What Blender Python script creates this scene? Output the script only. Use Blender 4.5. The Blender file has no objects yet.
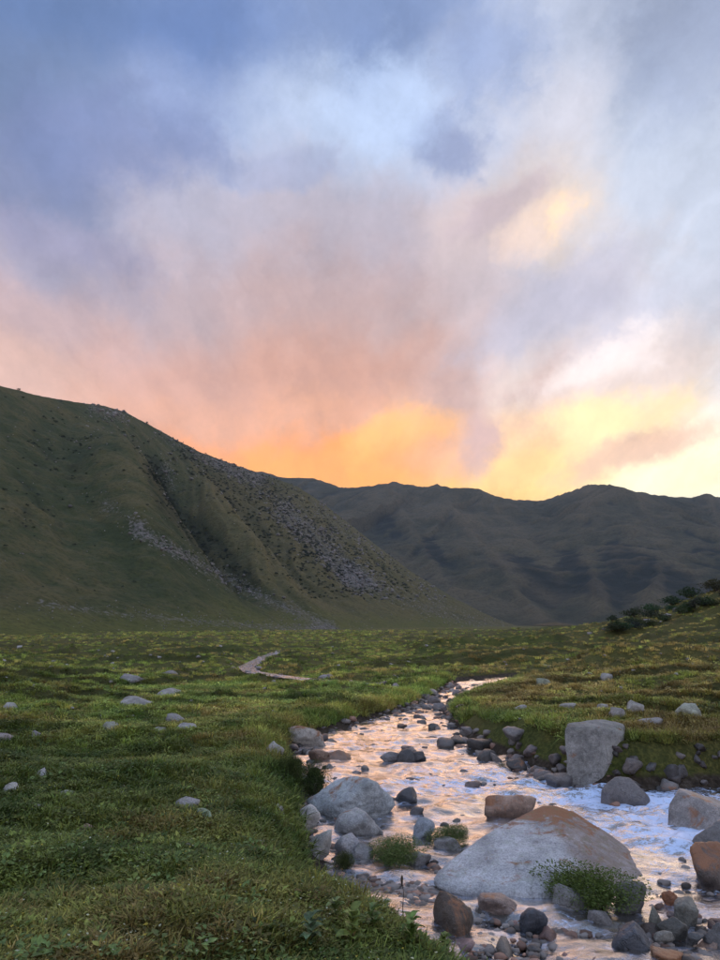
import bpy, bmesh, math, random
import numpy as np
from mathutils import Vector, Matrix

R = math.radians
scene = bpy.context.scene
COL = scene.collection
rng = np.random.default_rng(11)
random.seed(11)

# ------------------------------------------------------------------ camera
PITCH, FPX, CAMZ = 12.0, 721.0, 1.6          # photo is 720 x 960
cam_d = bpy.data.cameras.new('camera')
cam_d.sensor_fit = 'VERTICAL'
cam_d.angle = 2*math.atan(480/FPX)
cam_d.clip_start, cam_d.clip_end = 0.1, 20000
cam = bpy.data.objects.new('camera', cam_d)
cam.location = (0, 0, CAMZ)
cam.rotation_euler = (R(90+PITCH), 0, 0)
COL.objects.link(cam)
scene.camera = cam
cP, sP = math.cos(R(PITCH)), math.sin(R(PITCH))

def ray(px, py):
    r, u = (px-360)/FPX, (480-py)/FPX
    v = np.array([r, cP-u*sP, sP+u*cP])
    return v/np.linalg.norm(v)
def at_dist(px, py, D):                       # point on a pixel's ray at horizontal distance D
    v = ray(px, py)
    return np.array([0, 0, CAMZ])+v*(D/math.hypot(v[0], v[1]))
def project(P):                               # Nx3 -> photo pixels, depth
    q = P-np.array([0, 0, CAMZ])
    f = q[:, 1]*cP+q[:, 2]*sP
    u = -q[:, 1]*sP+q[:, 2]*cP
    f = np.maximum(f, 1e-3)
    return 360+FPX*q[:, 0]/f, 480-FPX*u/f, f

# ------------------------------------------------------------------ render settings
scene.render.engine = 'CYCLES'
scene.cycles.use_denoising = True
scene.cycles.use_adaptive_sampling = True
scene.cycles.adaptive_threshold = 0.025
scene.cycles.max_bounces = 6
scene.cycles.diffuse_bounces = 2
scene.cycles.glossy_bounces = 3
scene.cycles.transmission_bounces = 4
scene.cycles.volume_bounces = 0
scene.cycles.transparent_max_bounces = 6
scene.cycles.sample_clamp_indirect = 6
scene.view_settings.view_transform = 'Standard'
scene.view_settings.look = 'None'
scene.view_settings.gamma = 1
scene.view_settings.exposure = 0.48
scene.view_settings.use_curve_mapping = False

# ------------------------------------------------------------------ node helper
class NT:
    def __init__(s, tree):
        s.t = tree; s.n = tree.nodes; s.l = tree.links
    def node(s, typ, **kw):
        n = s.n.new(typ)
        for k, v in kw.items(): setattr(n, k, v)
        return n
    def put(s, sock, v):
        if isinstance(v, bpy.types.NodeSocket): s.l.new(v, sock)
        elif v is not None: sock.default_value = v
    def m(s, op, a, b=None, c=None, clamp=False):
        n = s.node('ShaderNodeMath', operation=op, use_clamp=clamp)
        for i, v in enumerate((a, b, c)):
            if v is not None: s.put(n.inputs[i], v)
        return n.outputs[0]
    def vm(s, op, a, b=None, scale=None):
        n = s.node('ShaderNodeVectorMath', operation=op)
        s.put(n.inputs[0], a)
        if b is not None: s.put(n.inputs[1], b)
        if scale is not None: s.put(n.inputs['Scale'], scale)
        return n.outputs['Value'] if op in ('LENGTH', 'DOT_PRODUCT', 'DISTANCE') else n.outputs[0]
    def step(s, v, a, b, lo=0.0, hi=1.0):
        n = s.node('ShaderNodeMapRange', interpolation_type='SMOOTHSTEP')
        s.put(n.inputs[0], v); s.put(n.inputs[1], a); s.put(n.inputs[2], b); s.put(n.inputs[3], lo); s.put(n.inputs[4], hi)
        return n.outputs[0]
    def noise(s, vec, scale, detail=5, rough=0.55, dist=0.0, color=False):
        n = s.node('ShaderNodeTexNoise')
        s.put(n.inputs['Vector'], vec); s.put(n.inputs['Scale'], scale)
        n.inputs['Detail'].default_value = detail; n.inputs['Roughness'].default_value = rough
        n.inputs['Distortion'].default_value = dist
        return n.outputs['Color' if color else 0]
    def voro(s, vec, scale, feature='F1', out='Distance', rand=1.0):
        n = s.node('ShaderNodeTexVoronoi', feature=feature)
        s.put(n.inputs['Vector'], vec); s.put(n.inputs['Scale'], scale); n.inputs['Randomness'].default_value = rand
        return n.outputs[out]
    def mix(s, f, a, b, blend='MIX'):
        n = s.node('ShaderNodeMix', data_type='RGBA', blend_type=blend)
        s.put(n.inputs[0], f)
        for i, v in ((6, a), (7, b)):
            if isinstance(v, tuple): v = (*v[:3], 1)
            s.put(n.inputs[i], v)
        return n.outputs[2]
    def ramp(s, f, stops, interp='LINEAR'):
        n = s.node('ShaderNodeValToRGB'); cr = n.color_ramp; cr.interpolation = interp
        while len(cr.elements) < len(stops): cr.elements.new(0.5)
        for e, (p, c) in zip(cr.elements, stops):
            e.position = p; e.color = (*c, 1) if len(c) == 3 else c
        s.put(n.inputs[0], f)
        return n.outputs[0]
    def bump(s, h, strength, dist, normal=None):
        n = s.node('ShaderNodeBump')
        n.inputs['Strength'].default_value = strength; n.inputs['Distance'].default_value = dist
        s.put(n.inputs['Height'], h)
        if normal is not None: s.put(n.inputs['Normal'], normal)
        return n.outputs[0]
    def attr(s, name, out='Fac', typ='GEOMETRY'):
        n = s.node('ShaderNodeAttribute', attribute_name=name, attribute_type=typ)
        return n.outputs[out]

def srgb(r, g, b):
    f = lambda c: c/12.92 if c <= 0.04045 else ((c+0.055)/1.055)**2.4
    return tuple(f(c/255) for c in (r, g, b))

# ------------------------------------------------------------------ world: dusk sky with clouds
SUN_AZ, SUN_EL = 14.0, 15.0
world = bpy.data.worlds.new('World'); scene.world = world; world.use_nodes = True
def build_world():
    W = NT(world.node_tree); W.n.clear()
    out = W.node('ShaderNodeOutputWorld'); bg = W.node('ShaderNodeBackground')
    W.l.new(bg.outputs[0], out.inputs[0])
    tc = W.node('ShaderNodeTexCoord').outputs['Generated']
    d = W.vm('NORMALIZE', tc)
    sep = W.node('ShaderNodeSeparateXYZ'); W.l.new(d, sep.inputs[0]); x, y, z = sep.outputs
    deg = 180/math.pi
    el0 = W.m('MULTIPLY', W.m('ARCSINE', z), deg)
    az0 = W.m('MULTIPLY', W.m('ARCTAN2', x, y), deg)
    # perspective cloud-layer coordinates
    zz = W.m('ADD', W.m('MAXIMUM', z, 0.0), 0.22)
    comb = W.node('ShaderNodeCombineXYZ')
    W.l.new(W.m('DIVIDE', x, zz), comb.inputs[0]); W.l.new(W.m('DIVIDE', y, zz), comb.inputs[1])
    mp = W.node('ShaderNodeMapping'); W.l.new(comb.outputs[0], mp.inputs[0])
    mp.inputs['Rotation'].default_value = (0, 0, R(28)); mp.inputs['Scale'].default_value = (1.25, 0.36, 1)
    plane = mp.outputs[0]
    mr = W.node('ShaderNodeMapping'); W.l.new(d, mr.inputs[0]); mr.inputs['Rotation'].default_value = (0.62, 0.41, 0.93); mr.inputs['Location'].default_value = (3.3, 1.7, 5.1); dn = mr.outputs[0]
    wc = W.vm('SUBTRACT', W.noise(plane, 1.9, 3, 0.5, color=True), (0.5, 0.5, 0.5))
    wf = W.vm('SUBTRACT', W.noise(dn, 6.0, 6, 0.66, color=True), (0.5, 0.5, 0.5))
    s1 = W.node('ShaderNodeSeparateXYZ'); W.l.new(wc, s1.inputs[0])
    s2 = W.node('ShaderNodeSeparateXYZ'); W.l.new(wf, s2.inputs[0])
    az = W.m('ADD', az0, W.m('ADD', W.m('MULTIPLY', s1.outputs[0], 26), W.m('MULTIPLY', s2.outputs[0], 15)))
    wk = W.step(el0, 8.0, 26.0, 0.4, 1.0)
    el = W.m('ADD', el0, W.m('MULTIPLY', wk, W.m('ADD', W.m('MULTIPLY', s1.outputs[1], 11), W.m('MULTIPLY', s2.outputs[1], 9))))
    # broad colour of the cloud deck by elevation, for several azimuths
    def azel(px, py):
        v = ray(px, py); return math.degrees(math.atan2(v[0], v[1])), math.degrees(math.asin(v[2]))
    zen = (178, 197, 234)
    cols = [
        (40,  [(470, (214, 170, 148)), (390, (208, 170, 156)), (330, (186, 160, 160)), (260, (154, 148, 166)), (180, (120, 128, 160)), (90, (102, 119, 154)), (10, (92, 114, 156))]),
        (210, [(480, (255, 158, 64)), (455, (238, 156, 98)), (425, (216, 160, 132)), (380, (204, 157, 140)), (300, (184, 162, 164)), (210, (172, 168, 184)), (120, (138, 152, 188)), (20, (98, 121, 168))]),
        (350, [(480, (255, 164, 58)), (452, (246, 158, 82)), (424, (216, 156, 122)), (390, (196, 146, 124)), (310, (182, 154, 150)), (220, (176, 167, 178)), (120, (176, 189, 214)), (20, (124, 141, 178))]),
        (470, [(490, (255, 184, 88)), (452, (238, 176, 124)), (430, (220, 174, 148)), (390, (196, 160, 150)), (310, (190, 174, 177)), (220, (196, 178, 177)), (130, (176, 184, 206)), (20, (146, 158, 188))]),
        (580, [(490, (252, 226, 160)), (430, (250, 214, 164)), (380, (220, 200, 191)), (300, (188, 184, 196)), (220, (216, 198, 184)), (130, (200, 199, 210)), (20, (182, 189, 208))]),
        (700, [(490, (252, 240, 204)), (420, (248, 228, 202)), (370, (220, 211, 209)), (300, (196, 199, 212)), (210, (188, 194, 209)), (120, (180, 188, 205)), (20, (144, 154, 178))]),
    ]
    MAXE = 70.0
    res = None; prev = None
    for px, st in cols:
        stops = [(max(azel(px, py)[1], 0)/MAXE, srgb(*c)) for py, c in st]
        stops.append((62/MAXE, srgb(*zen)))
        c = W.ramp(W.m('DIVIDE', el, MAXE, clamp=True), stops, 'EASE')
        a = azel(px, 300)[0]
        res = c if res is None else W.mix(W.step(az, prev, a), res, c)
        prev = a
    # away from the sunset the deck is an even mauve grey
    amb = W.ramp(W.m('DIVIDE', el, MAXE, clamp=True), [(0, srgb(226, 204, 196)), (0.25, srgb(214, 204, 210)), (0.6, srgb(188, 200, 228)), (1, srgb(*zen))], 'EASE')
    away = W.step(W.m('ABSOLUTE', az), 36.0, 85.0)
    res = W.mix(away, res, amb)
    azb = W.m('ADD', az0, W.m('MULTIPLY', s2.outputs[0], 9)); elb = W.m('ADD', el0, W.m('MULTIPLY', s2.outputs[1], 6))
    NA = W.noise(W.vm('ADD', dn, W.vm('SCALE', wf, scale=0.10)), 8.0, 6, 0.64); NB = W.noise(dn, 22.0, 4, 0.66)
    # single clouds: (px, py, half width deg, half height deg, tilt deg, colour, opacity, ragged)
    def cloud(base, px, py, wa, he, tilt, col, op, rag=0.6, nscale=9.0):
        a, e = azel(px, py)
        da = W.m('MULTIPLY', W.m('SUBTRACT', azb, a), math.cos(R(e))); de = W.m('SUBTRACT', elb, e)
        ct, st_ = math.cos(R(tilt)), math.sin(R(tilt))
        u = W.m('DIVIDE', W.m('ADD', W.m('MULTIPLY', da, ct), W.m('MULTIPLY', de, st_)), wa)
        v = W.m('DIVIDE', W.m('SUBTRACT', W.m('MULTIPLY', de, ct), W.m('MULTIPLY', da, st_)), he)
        r = W.m('SQRT', W.m('ADD', W.m('MULTIPLY', u, u), W.m('MULTIPLY', v, v)))
        r = W.m('ADD', r, W.m('MULTIPLY', W.m('SUBTRACT', NB if nscale > 10 else NA, 0.5), rag*2.6))
        f = W.m('MULTIPLY', W.step(r, 1.15, 0.30), op)
        return W.mix(f, base, srgb(*col))
    res = cloud(res, 345, 452, 11, 2.0, 10, (255, 164, 66), 0.8, 0.5)
    res = cloud(res, 410, 428, 6, 1.8, 14, (255, 184, 100), 0.7, 0.5)
    res = cloud(res, 600, 425, 8, 2.6, 14, (255, 222, 162), 0.85, 0.6)
    res = cloud(res, 690, 470, 7, 2.2, 10, (255, 244, 196), 0.85, 0.4)
    res = cloud(res, 525, 472, 5, 2.0, 5, (255, 208, 128), 0.8, 0.5)
    res = cloud(res, 480, 440, 2.6, 4.0, -20, (200, 164, 160), 0.85, 0.5)
    res = cloud(res, 630, 452, 8, 1.6, 14, (222, 178, 150), 0.85, 0.6)
    res = cloud(res, 610, 360, 10, 2.0, 22, (240, 226, 222), 0.6, 0.7)
    res = cloud(res, 560, 300, 10, 2.4, 24, (176, 172, 188), 0.65, 0.7)
    res = cloud(res, 455, 140, 4.6, 2.6, -14, (128, 138, 172), 0.8, 0.95)
    res = cloud(res, 425, 122, 3.0, 1.0, 20, (140, 150, 184), 0.6, 1.0, 16)
    res = cloud(res, 500, 55, 4.5, 4.5, 60, (136, 152, 190), 0.7, 0.7)
    res = cloud(res, 400, 20, 7, 2.6, 20, (116, 136, 178), 0.7, 0.7)
    res = cloud(res, 380, 105, 6, 3.6, 10, (184, 202, 234), 0.7, 0.6)
    res = cloud(res, 550, 226, 4.2, 2.2, 18, (240, 208, 186), 0.5, 0.9)
    res = cloud(res, 560, 218, 2.2, 1.3, 25, (255, 222, 176), 0.55, 1.2, 16)
    res = cloud(res, 500, 205, 6, 1.4, 24, (178, 160, 170), 0.55, 0.8)
    res = cloud(res, 290, 170, 6, 1.3, 16, (152, 160, 190), 0.55, 0.9)
    res = cloud(res, 110, 150, 8, 4.0, 10, (112, 124, 164), 0.7, 0.7)
    res = cloud(res, 60, 240, 8, 2.2, -5, (146, 142, 168), 0.6, 0.8)
    res = cloud(res, 690, 60, 5, 4.0, 30, (146, 156, 182), 0.6, 0.8)
    # fine wisps
    w = W.noise(W.vm('ADD', plane, W.vm('SCALE', wf, scale=0.22)), 4.0, 8, 0.62)
    wis = W.m('ADD', W.m('MULTIPLY', W.m('SUBTRACT', w, 0.5), 0.85), W.m('MULTIPLY', W.m('SUBTRACT', NB, 0.5), 0.26))
    res = W.vm('SCALE', res, scale=W.m('ADD', 1.0, wis))
    # the clear sky behind shows faintly through the deck
    sky = W.node('ShaderNodeTexSky', sky_type='NISHITA', sun_disc=False)
    sky.sun_elevation = R(SUN_EL); sky.sun_rotation = R(SUN_AZ); sky.altitude = 2500; sky.air_density = 1.2
    STR = 0.12
    deck = W.vm('SCALE', res, scale=0.98/STR)
    col = W.mix(0.92, sky.outputs[0], deck)
    W.l.new(col, bg.inputs[0]); bg.inputs[1].default_value = STR
build_world()

# the low sun, spread wide by the cloud deck over the far ridge
sd = bpy.data.lights.new('sun', 'SUN'); sd.energy = 0.55; sd.angle = R(60); sd.color = (1.0, 0.60, 0.36)
sun = bpy.data.objects.new('sun', sd); COL.objects.link(sun)
sv = Vector((math.sin(R(SUN_AZ))*math.cos(R(SUN_EL)), math.cos(R(SUN_AZ))*math.cos(R(SUN_EL)), math.sin(R(SUN_EL))))
sun.rotation_euler = sv.to_track_quat('Z', 'Y').to_euler()
sun.location = (0, -5, 30)

# ------------------------------------------------------------------ numpy noise
def _hash(ix, iy, iz):
    h = (ix.astype(np.int64)*374761393+iy.astype(np.int64)*668265263+iz.astype(np.int64)*2147483647) & 0xFFFFFFFF
    h = ((h ^ (h >> 13))*1274126177) & 0xFFFFFFFF
    return h ^ (h >> 16)
_G = np.random.default_rng(3).normal(size=(256, 3)); _G /= np.linalg.norm(_G, axis=1)[:, None]
def perlin(x, y, z=None):
    x = np.asarray(x, float); y = np.asarray(y, float)
    z = np.zeros_like(x) if z is None else np.asarray(z, float)+np.zeros_like(x)
    ix, iy, iz = np.floor(x), np.floor(y), np.floor(z)
    fx, fy, fz = x-ix, y-iy, z-iz
    u, v, w = (f*f*f*(f*(f*6-15)+10) for f in (fx, fy, fz))
    ix, iy, iz = ix.astype(np.int64), iy.astype(np.int64), iz.astype(np.int64)
    r = 0
    for a in (0, 1):
        for b in (0, 1):
            for c in (0, 1):
                g = _G[_hash(ix+a, iy+b, iz+c) & 255]
                wgt = (u if a else 1-u)*(v if b else 1-v)*(w if c else 1-w)
                r = r+wgt*(g[..., 0]*(fx-a)+g[..., 1]*(fy-b)+g[..., 2]*(fz-c))
    return r*1.6
def fbm(x, y, z=None, oct=4, gain=0.5, lac=2.03):
    a, r = 1.0, 0
    for k in range(oct):
        f = lac**k
        r = r+a*perlin(x*f+k*17.3, y*f-k*9.1, None if z is None else z*f+k*5.7); a *= gain
    return r
def ridged(x, y, oct=4, gain=0.5):
    a, r = 1.0, 0
    for k in range(oct):
        f = 2.05**k
        r = r+a*(1-np.abs(perlin(x*f+k*31.7, y*f+k*11.9))*2); a *= gain
    return r
def sstep(v, a, b):
    t = np.clip((np.asarray(v, float)-a)/(b-a), 0, 1); return t*t*(3-2*t)

# ------------------------------------------------------------------ object helpers
def props(o, label=None, cat=None, group=None, kind=None):
    for k, v in (('label', label), ('category', cat), ('group', group), ('kind', kind)):
        if v: o[k] = v
    return o
def mesh_np(name, V, F, smooth=True, attrs=None):
    me = bpy.data.meshes.new(name)
    V = np.ascontiguousarray(V, dtype=np.float32); F = np.ascontiguousarray(F, dtype=np.int32)
    n, k = F.shape
    me.vertices.add(len(V)); me.vertices.foreach_set('co', V.ravel())
    me.loops.add(n*k); me.loops.foreach_set('vertex_index', F.ravel())
    me.polygons.add(n); me.polygons.foreach_set('loop_start', np.arange(0, n*k, k, dtype=np.int32))
    if smooth: me.polygons.foreach_set('use_smooth', np.ones(n, dtype=bool))
    for an, av in (attrs or {}).items():
        a = me.attributes.new(an, 'FLOAT', 'POINT'); a.data.foreach_set('value', np.ascontiguousarray(av, dtype=np.float32))
    me.update(calc_edges=True); me.validate()
    return me
def add(name, me, mat=None, parent=None, loc=None, **kw):
    o = bpy.data.objects.new(name, me); COL.objects.link(o)
    if mat is not None and me is not None and not me.materials: me.materials.append(mat)
    if parent: o.parent = parent
    if loc is not None: o.location = loc
    return props(o, **kw)
def grid_faces(nr, nc):
    i = np.arange(nr-1)[:, None]*nc+np.arange(nc-1)[None, :]
    return np.stack([i, i+1, i+nc+1, i+nc], -1).reshape(-1, 4)
def new_mat(name):
    m = bpy.data.materials.new(name); m.use_nodes = True
    T = NT(m.node_tree); p = T.n['Principled BSDF']
    return m, T, p

# ------------------------------------------------------------------ valley layout
def zw(y): return -1.05+0.012*(np.asarray(y, float)-7)          # water level of the stream
def px_water(px, py, lift=0.0):
    v = ray(px, py)
    # CAMZ + t vz = a + b*(t vy)
    t = (-1.05-0.012*7+lift-CAMZ)/(v[2]-0.012*v[1])
    return np.array([v[0]*t, v[1]*t])
Lp = [(462, 681), (443, 691), (428, 700), (412, 709), (384, 717), (348, 726), (318, 736), (300, 746), (294, 756), (300, 770), (312, 790), (316, 815), (318, 838), (330, 862), (352, 884), (392, 908), (430, 930), (484, 960)]
Rp = [(514, 681), (507, 687), (478, 695), (452, 706), (444, 716), (452, 726), (462, 736), (484, 748), (512, 760), (548, 773), (590, 784), (640, 789), (690, 788), (730, 786)]
LW = [px_water(*p, lift=0.42*float(sstep(p[1], 830, 900))) for p in Lp]; RW = [px_water(*p) for p in Rp]
up = [(9.5, 37.5), (14, 39), (20, 38.5), (26, 40), (26, 43), (19, 42), (13, 42.5), (8, 40)]
LW = [np.array(p) for p in [(26, 43), (19, 41.5), (13, 42), (8.5, 40)]]+LW+[np.array(p) for p in [(1.5, 4.6), (2.0, 3.2), (2.6, 1.0), (3.2, -2), (3.6, -12)]]
RW = [np.array(p) for p in [(26, 40), (20, 38.2), (14, 38.5), (10, 37)]]+RW+[np.array(p) for p in [(8.2, 12.6), (10.2, 11.4), (11.6, 9), (12.2, 5), (12.4, 0), (12, -12)]]
POLY = np.array(LW+RW[::-1])
# the upper side stream, winding through the far meadow
def zg0(y):                                                    # meadow level down the valley
    y = np.asarray(y, float)
    return np.interp(y, [-60, 0, 6, 12, 20, 35, 60, 100, 180, 300, 600, 1000, 1600], [0.1, 0.0, -0.06, -0.2, -0.38, -0.2, -0.05, 0.05, 0.45, 1.0, 3.2, 6.5, 16])
def px_level(px, py, zf):
    v = ray(px, py); lo = None
    for t in np.geomspace(2, 900, 1600):
        p = v*t
        if CAMZ+p[2] < zf(p[1]): return np.array([p[0], p[1]])
    return np.array([p[0], p[1]])
SIDE = np.array([px_level(px, py, lambda y: zg0(y)-0.25) for px, py in [(276, 652), (262, 658), (246, 666), (252, 671), (272, 674), (296, 677), (330, 681), (362, 683), (400, 688)]])
def seg_dist(P, A, closed=False):
    n = len(A); best = np.full(len(P), 1e9); idx = np.zeros(len(P))
    for i in range(n if closed else n-1):
        a, b = A[i], A[(i+1) % n]; ab = b-a
        t = np.clip(((P-a)@ab)/max(ab@ab, 1e-9), 0, 1)
        dd = np.hypot(*(P-a-t[:, None]*ab).T)
        k = dd < best; best[k] = dd[k]; idx[k] = i+t[k]
    return best, idx
def inside(P, A):
    c = np.zeros(len(P), bool); n = len(A)
    for i in range(n):
        (x1, y1), (x2, y2) = A[i], A[(i+1) % n]
        k = (y1 > P[:, 1]) != (y2 > P[:, 1])
        xi = (x2-x1)*(P[:, 1]-y1)/((y2-y1) if y2 != y1 else 1e-9)+x1
        c ^= k & (P[:, 0] < xi)
    return c
def stream_sd(P):                                              # + outside, - in the water
    d, i = seg_dist(P, POLY, True)
    d = np.where(inside(P, POLY), -d, d)
    return d, i
NL = len(LW)
def H(x, y, detail=True):
    x = np.atleast_1d(np.asarray(x, float)); y = np.atleast_1d(np.asarray(y, float))
    P = np.stack([x, y], 1)
    sd = np.full(len(x), 60.0)
    near = (y < 70) & (np.abs(x) < 80)
    right = np.zeros(len(x))
    if near.any():
        dd, ii = stream_sd(P[near]); sd[near] = dd
    # which side of the stream: right bank lies right of the mid line
    mid = np.interp(y, [-12, 0, 6, 8, 10, 12, 14, 18, 24, 30, 34, 38, 41, 43.5, 50], [8, 8, 7, 6.2, 5.2, 4.2, 2.6, 1.0, 1.8, 3.2, 5.5, 12, 26, 9, 5])
    right = sstep(x-mid, -1.5, 1.5)
    far = sstep(y, 30, 95)
    base = zg0(y)
    # gentle swell of the meadow on the left
    base = base+0.55*fbm(x/13+3, y/9, oct=2)*sstep(sd, 0.5, 8)*(1-0.4*sstep(y, 60, 200))
    base = base+0.30*sstep(-x, 3, 30)*sstep(y, 10, 30)
    base = base-0.45*np.exp(-((y-13.8)/2.2)**2)*sstep(-x, 0.5, 4.5)+0.12*np.exp(-((y-10.0)/1.6)**2)*sstep(-x, 0.5, 4)
    base = base-0.22*np.exp(-np.maximum(sd, 0)/3)*sstep(y, 15, 20)
    base = base-0.42*np.exp(-np.maximum(sd, 0)/1.6)*sstep(y, 20, 10)
    # right terrace, then the shoulder rising to the right
    zr = zw(np.minimum(y, 45))+0.66-0.34*sstep(y, 16, 21)*np.exp(-np.maximum(sd, 0)/5)+0.050*np.maximum(sd, 0)*(1-far)+0.25*fbm(x/9+7, y/9, oct=2)*sstep(sd, 1, 5)
    zr = np.where(y > 45, zr+(y-45)*0.010, zr)
    sh = 0.0045*np.maximum(x-8, 0)**2*np.exp(-np.maximum(y-95, 0)/45)
    sh = np.minimum(sh, 0.0045*60*60+0.25*np.maximum(x-68, 0))
    hump = 1.35*np.exp(-(((x-14.0)/5.5)**2+((y-36)/2.6)**2))*sstep(x, 8.5, 11.5)+0.5*np.exp(-(((x-16)/6)**2+((y-46)/4)**2))+0.35*np.exp(-(((x-5)/6)**2+((y-48)/4)**2))-0.5*np.exp(-((y-58)/6)**2)*sstep(x, -4, 6)
    zr = zr+sh*far+hump*0
    base = base*(1-right)+zr*right+hump+sh*far*(1-right)*0.6
    base = base+sstep(y, 120, 500)*sstep(np.abs(x), 0.25*y, 0.8*y)*0.02*np.maximum(np.abs(x)-0.25*y, 0)
    if detail:
        hm = fbm(x/1.7+11, y/1.7+5, oct=3)
        base = base+0.10*hm*sstep(sd, 0.2, 2)*(1+0.5*sstep(y, 8, 20))+0.03*fbm(x/0.45, y/0.45+3, oct=2)*sstep(sd, 0.0, 0.8)
        tus = ridged(x/5+2, y/7+8, oct=2)
        base = base+(0.16+0.20*sstep(y, 30, 60))*(tus-0.9)*sstep(y, 9, 26)*sstep(sd, 1, 5)
        base = base+0.45*(ridged(x/26+5, y/13+1, oct=2)-0.9)*sstep(y, 40, 90)*sstep(y, 500, 200)
        tf = 3.2*fbm(x/24+9, y/13+2, oct=2)+0.25*fbm(x/3, y/3, oct=2); fr_ = tf-np.floor(tf)
        base = base+0.62*(np.floor(tf)+sstep(fr_, 0.62, 1.0)-tf)*sstep(y, 11, 22)*sstep(sd, 1.5, 5)*(1+0.8*sstep(y, 40, 100))
        base = base+0.8*fbm(x/55, y/40+4, oct=3)*sstep(y, 60, 160)
    # stream channel
    bw = np.where(right > 0.5, 0.55, 0.75)+0.25*perlin(x/1.3, y/1.3+40)
    bw = np.maximum(bw, 0.25)
    bank = sstep(sd, -0.05, 1.0*bw+0.1)
    wl = zw(y)
    lowl = wl-0.02+0.14*sstep(sd, -0.1, 0.5)
    bed = wl-0.10-0.22*sstep(-sd, 0.1, 1.4)+0.06*fbm(x/0.5, y/0.5, oct=3)
    z = np.where(sd > 0, lowl*(1-bank)+np.maximum(base, wl+0.12)*bank, bed)
    z = np.where((sd <= 0) & (sd > -0.25), bed+(wl+0.0-bed)*sstep(sd, -0.25, 0.0)*0.8, z)
    # upper side stream
    k = (y > 25) & (y < 120) & (np.abs(x) < 40)
    if k.any():
        dd, ii = seg_dist(P[k], SIDE)
        hw = 0.28+0.5*perlin(x[k]/2.2, y[k]/3+9)
        zz = z[k]; tgt = zg0(y[k])-0.42
        z[k] = np.where(dd < hw+1.6, tgt+(zz-tgt)*sstep(dd, hw*0.8, hw+1.5), zz)
    return z
def scarp_shade(x, y):                                               # mask for shade painted on risers of the small turf terraces
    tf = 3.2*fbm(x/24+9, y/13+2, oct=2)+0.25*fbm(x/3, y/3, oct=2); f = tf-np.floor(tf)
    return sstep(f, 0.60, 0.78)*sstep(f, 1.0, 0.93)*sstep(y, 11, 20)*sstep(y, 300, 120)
def ground_hit(px, py, dmax=400):
    v = ray(px, py); ts = np.geomspace(2.5, dmax, 900)
    P = v[None]*ts[:, None]; hz = np.maximum(H(P[:, 0], P[:, 1]), np.where(stream_sd(P[:, :2])[0] < 0, zw(P[:, 1]), -99))
    k = np.nonzero(CAMZ+P[:, 2] <= hz)[0]
    i = k[0] if len(k) else len(ts)-1
    return np.array([P[i, 0], P[i, 1], hz[i]])

# ------------------------------------------------------------------ materials of the land
def mat_ground():
    m, T, p = new_mat('meadow_ground')
    pos = T.node('ShaderNodeNewGeometry').outputs['Position']
    n1 = T.noise(pos, 0.22, 5, 0.6); n2 = T.noise(pos, 1.7, 6, 0.65); n3 = T.noise(pos, 14, 4, 0.7); n4 = T.noise(pos, 0.035, 4, 0.6)
    gr = T.ramp(n2, [(0.28, (0.030, 0.050, 0.012)), (0.45, (0.068, 0.092, 0.022)), (0.6, (0.118, 0.128, 0.032)), (0.78, (0.160, 0.145, 0.044))])
    dry = T.ramp(n3, [(0.3, (0.055, 0.055, 0.018)), (0.7, (0.135, 0.110, 0.036))])
    c = T.mix(T.m('MULTIPLY', T.step(n1, 0.40, 0.66), 0.7), gr, dry)
    c = T.mix(T.m('MULTIPLY', T.step(n4, 0.42, 0.60), 0.6), c, (0.120, 0.105, 0.034))
    c = T.mix(T.m('MULTIPLY', T.step(n3, 0.62, 0.42), 0.5), c, (0.014, 0.022, 0.007))
    c = T.mix(T.m('MULTIPLY', T.attr('scarp_shade'), 0.6), c, (0.034, 0.040, 0.014))  # terrace risers darkened as painted shade
    soil = T.ramp(T.noise(pos, 9, 6, 0.7), [(0.3, (0.016, 0.013, 0.010)), (0.55, (0.050, 0.040, 0.030)), (0.8, (0.14, 0.125, 0.11))])
    f = T.m('MULTIPLY', T.attr('bed'), 1.0)
    c = T.mix(T.step(T.m('ADD', f, T.m('MULTIPLY', T.m('SUBTRACT', n3, 0.5), 0.6)), 0.35, 0.65), c, soil)
    T.l.new(c, p.inputs['Base Color']); p.inputs['Roughness'].default_value = 0.9
    p.inputs['Specular IOR Level'].default_value = 0.15
    h = T.m('ADD', T.m('MULTIPLY', n2, 0.5), T.m('MULTIPLY', n3, 0.35))
    T.l.new(T.bump(h, 0.8, 0.25), p.inputs['Normal'])
    return m
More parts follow.
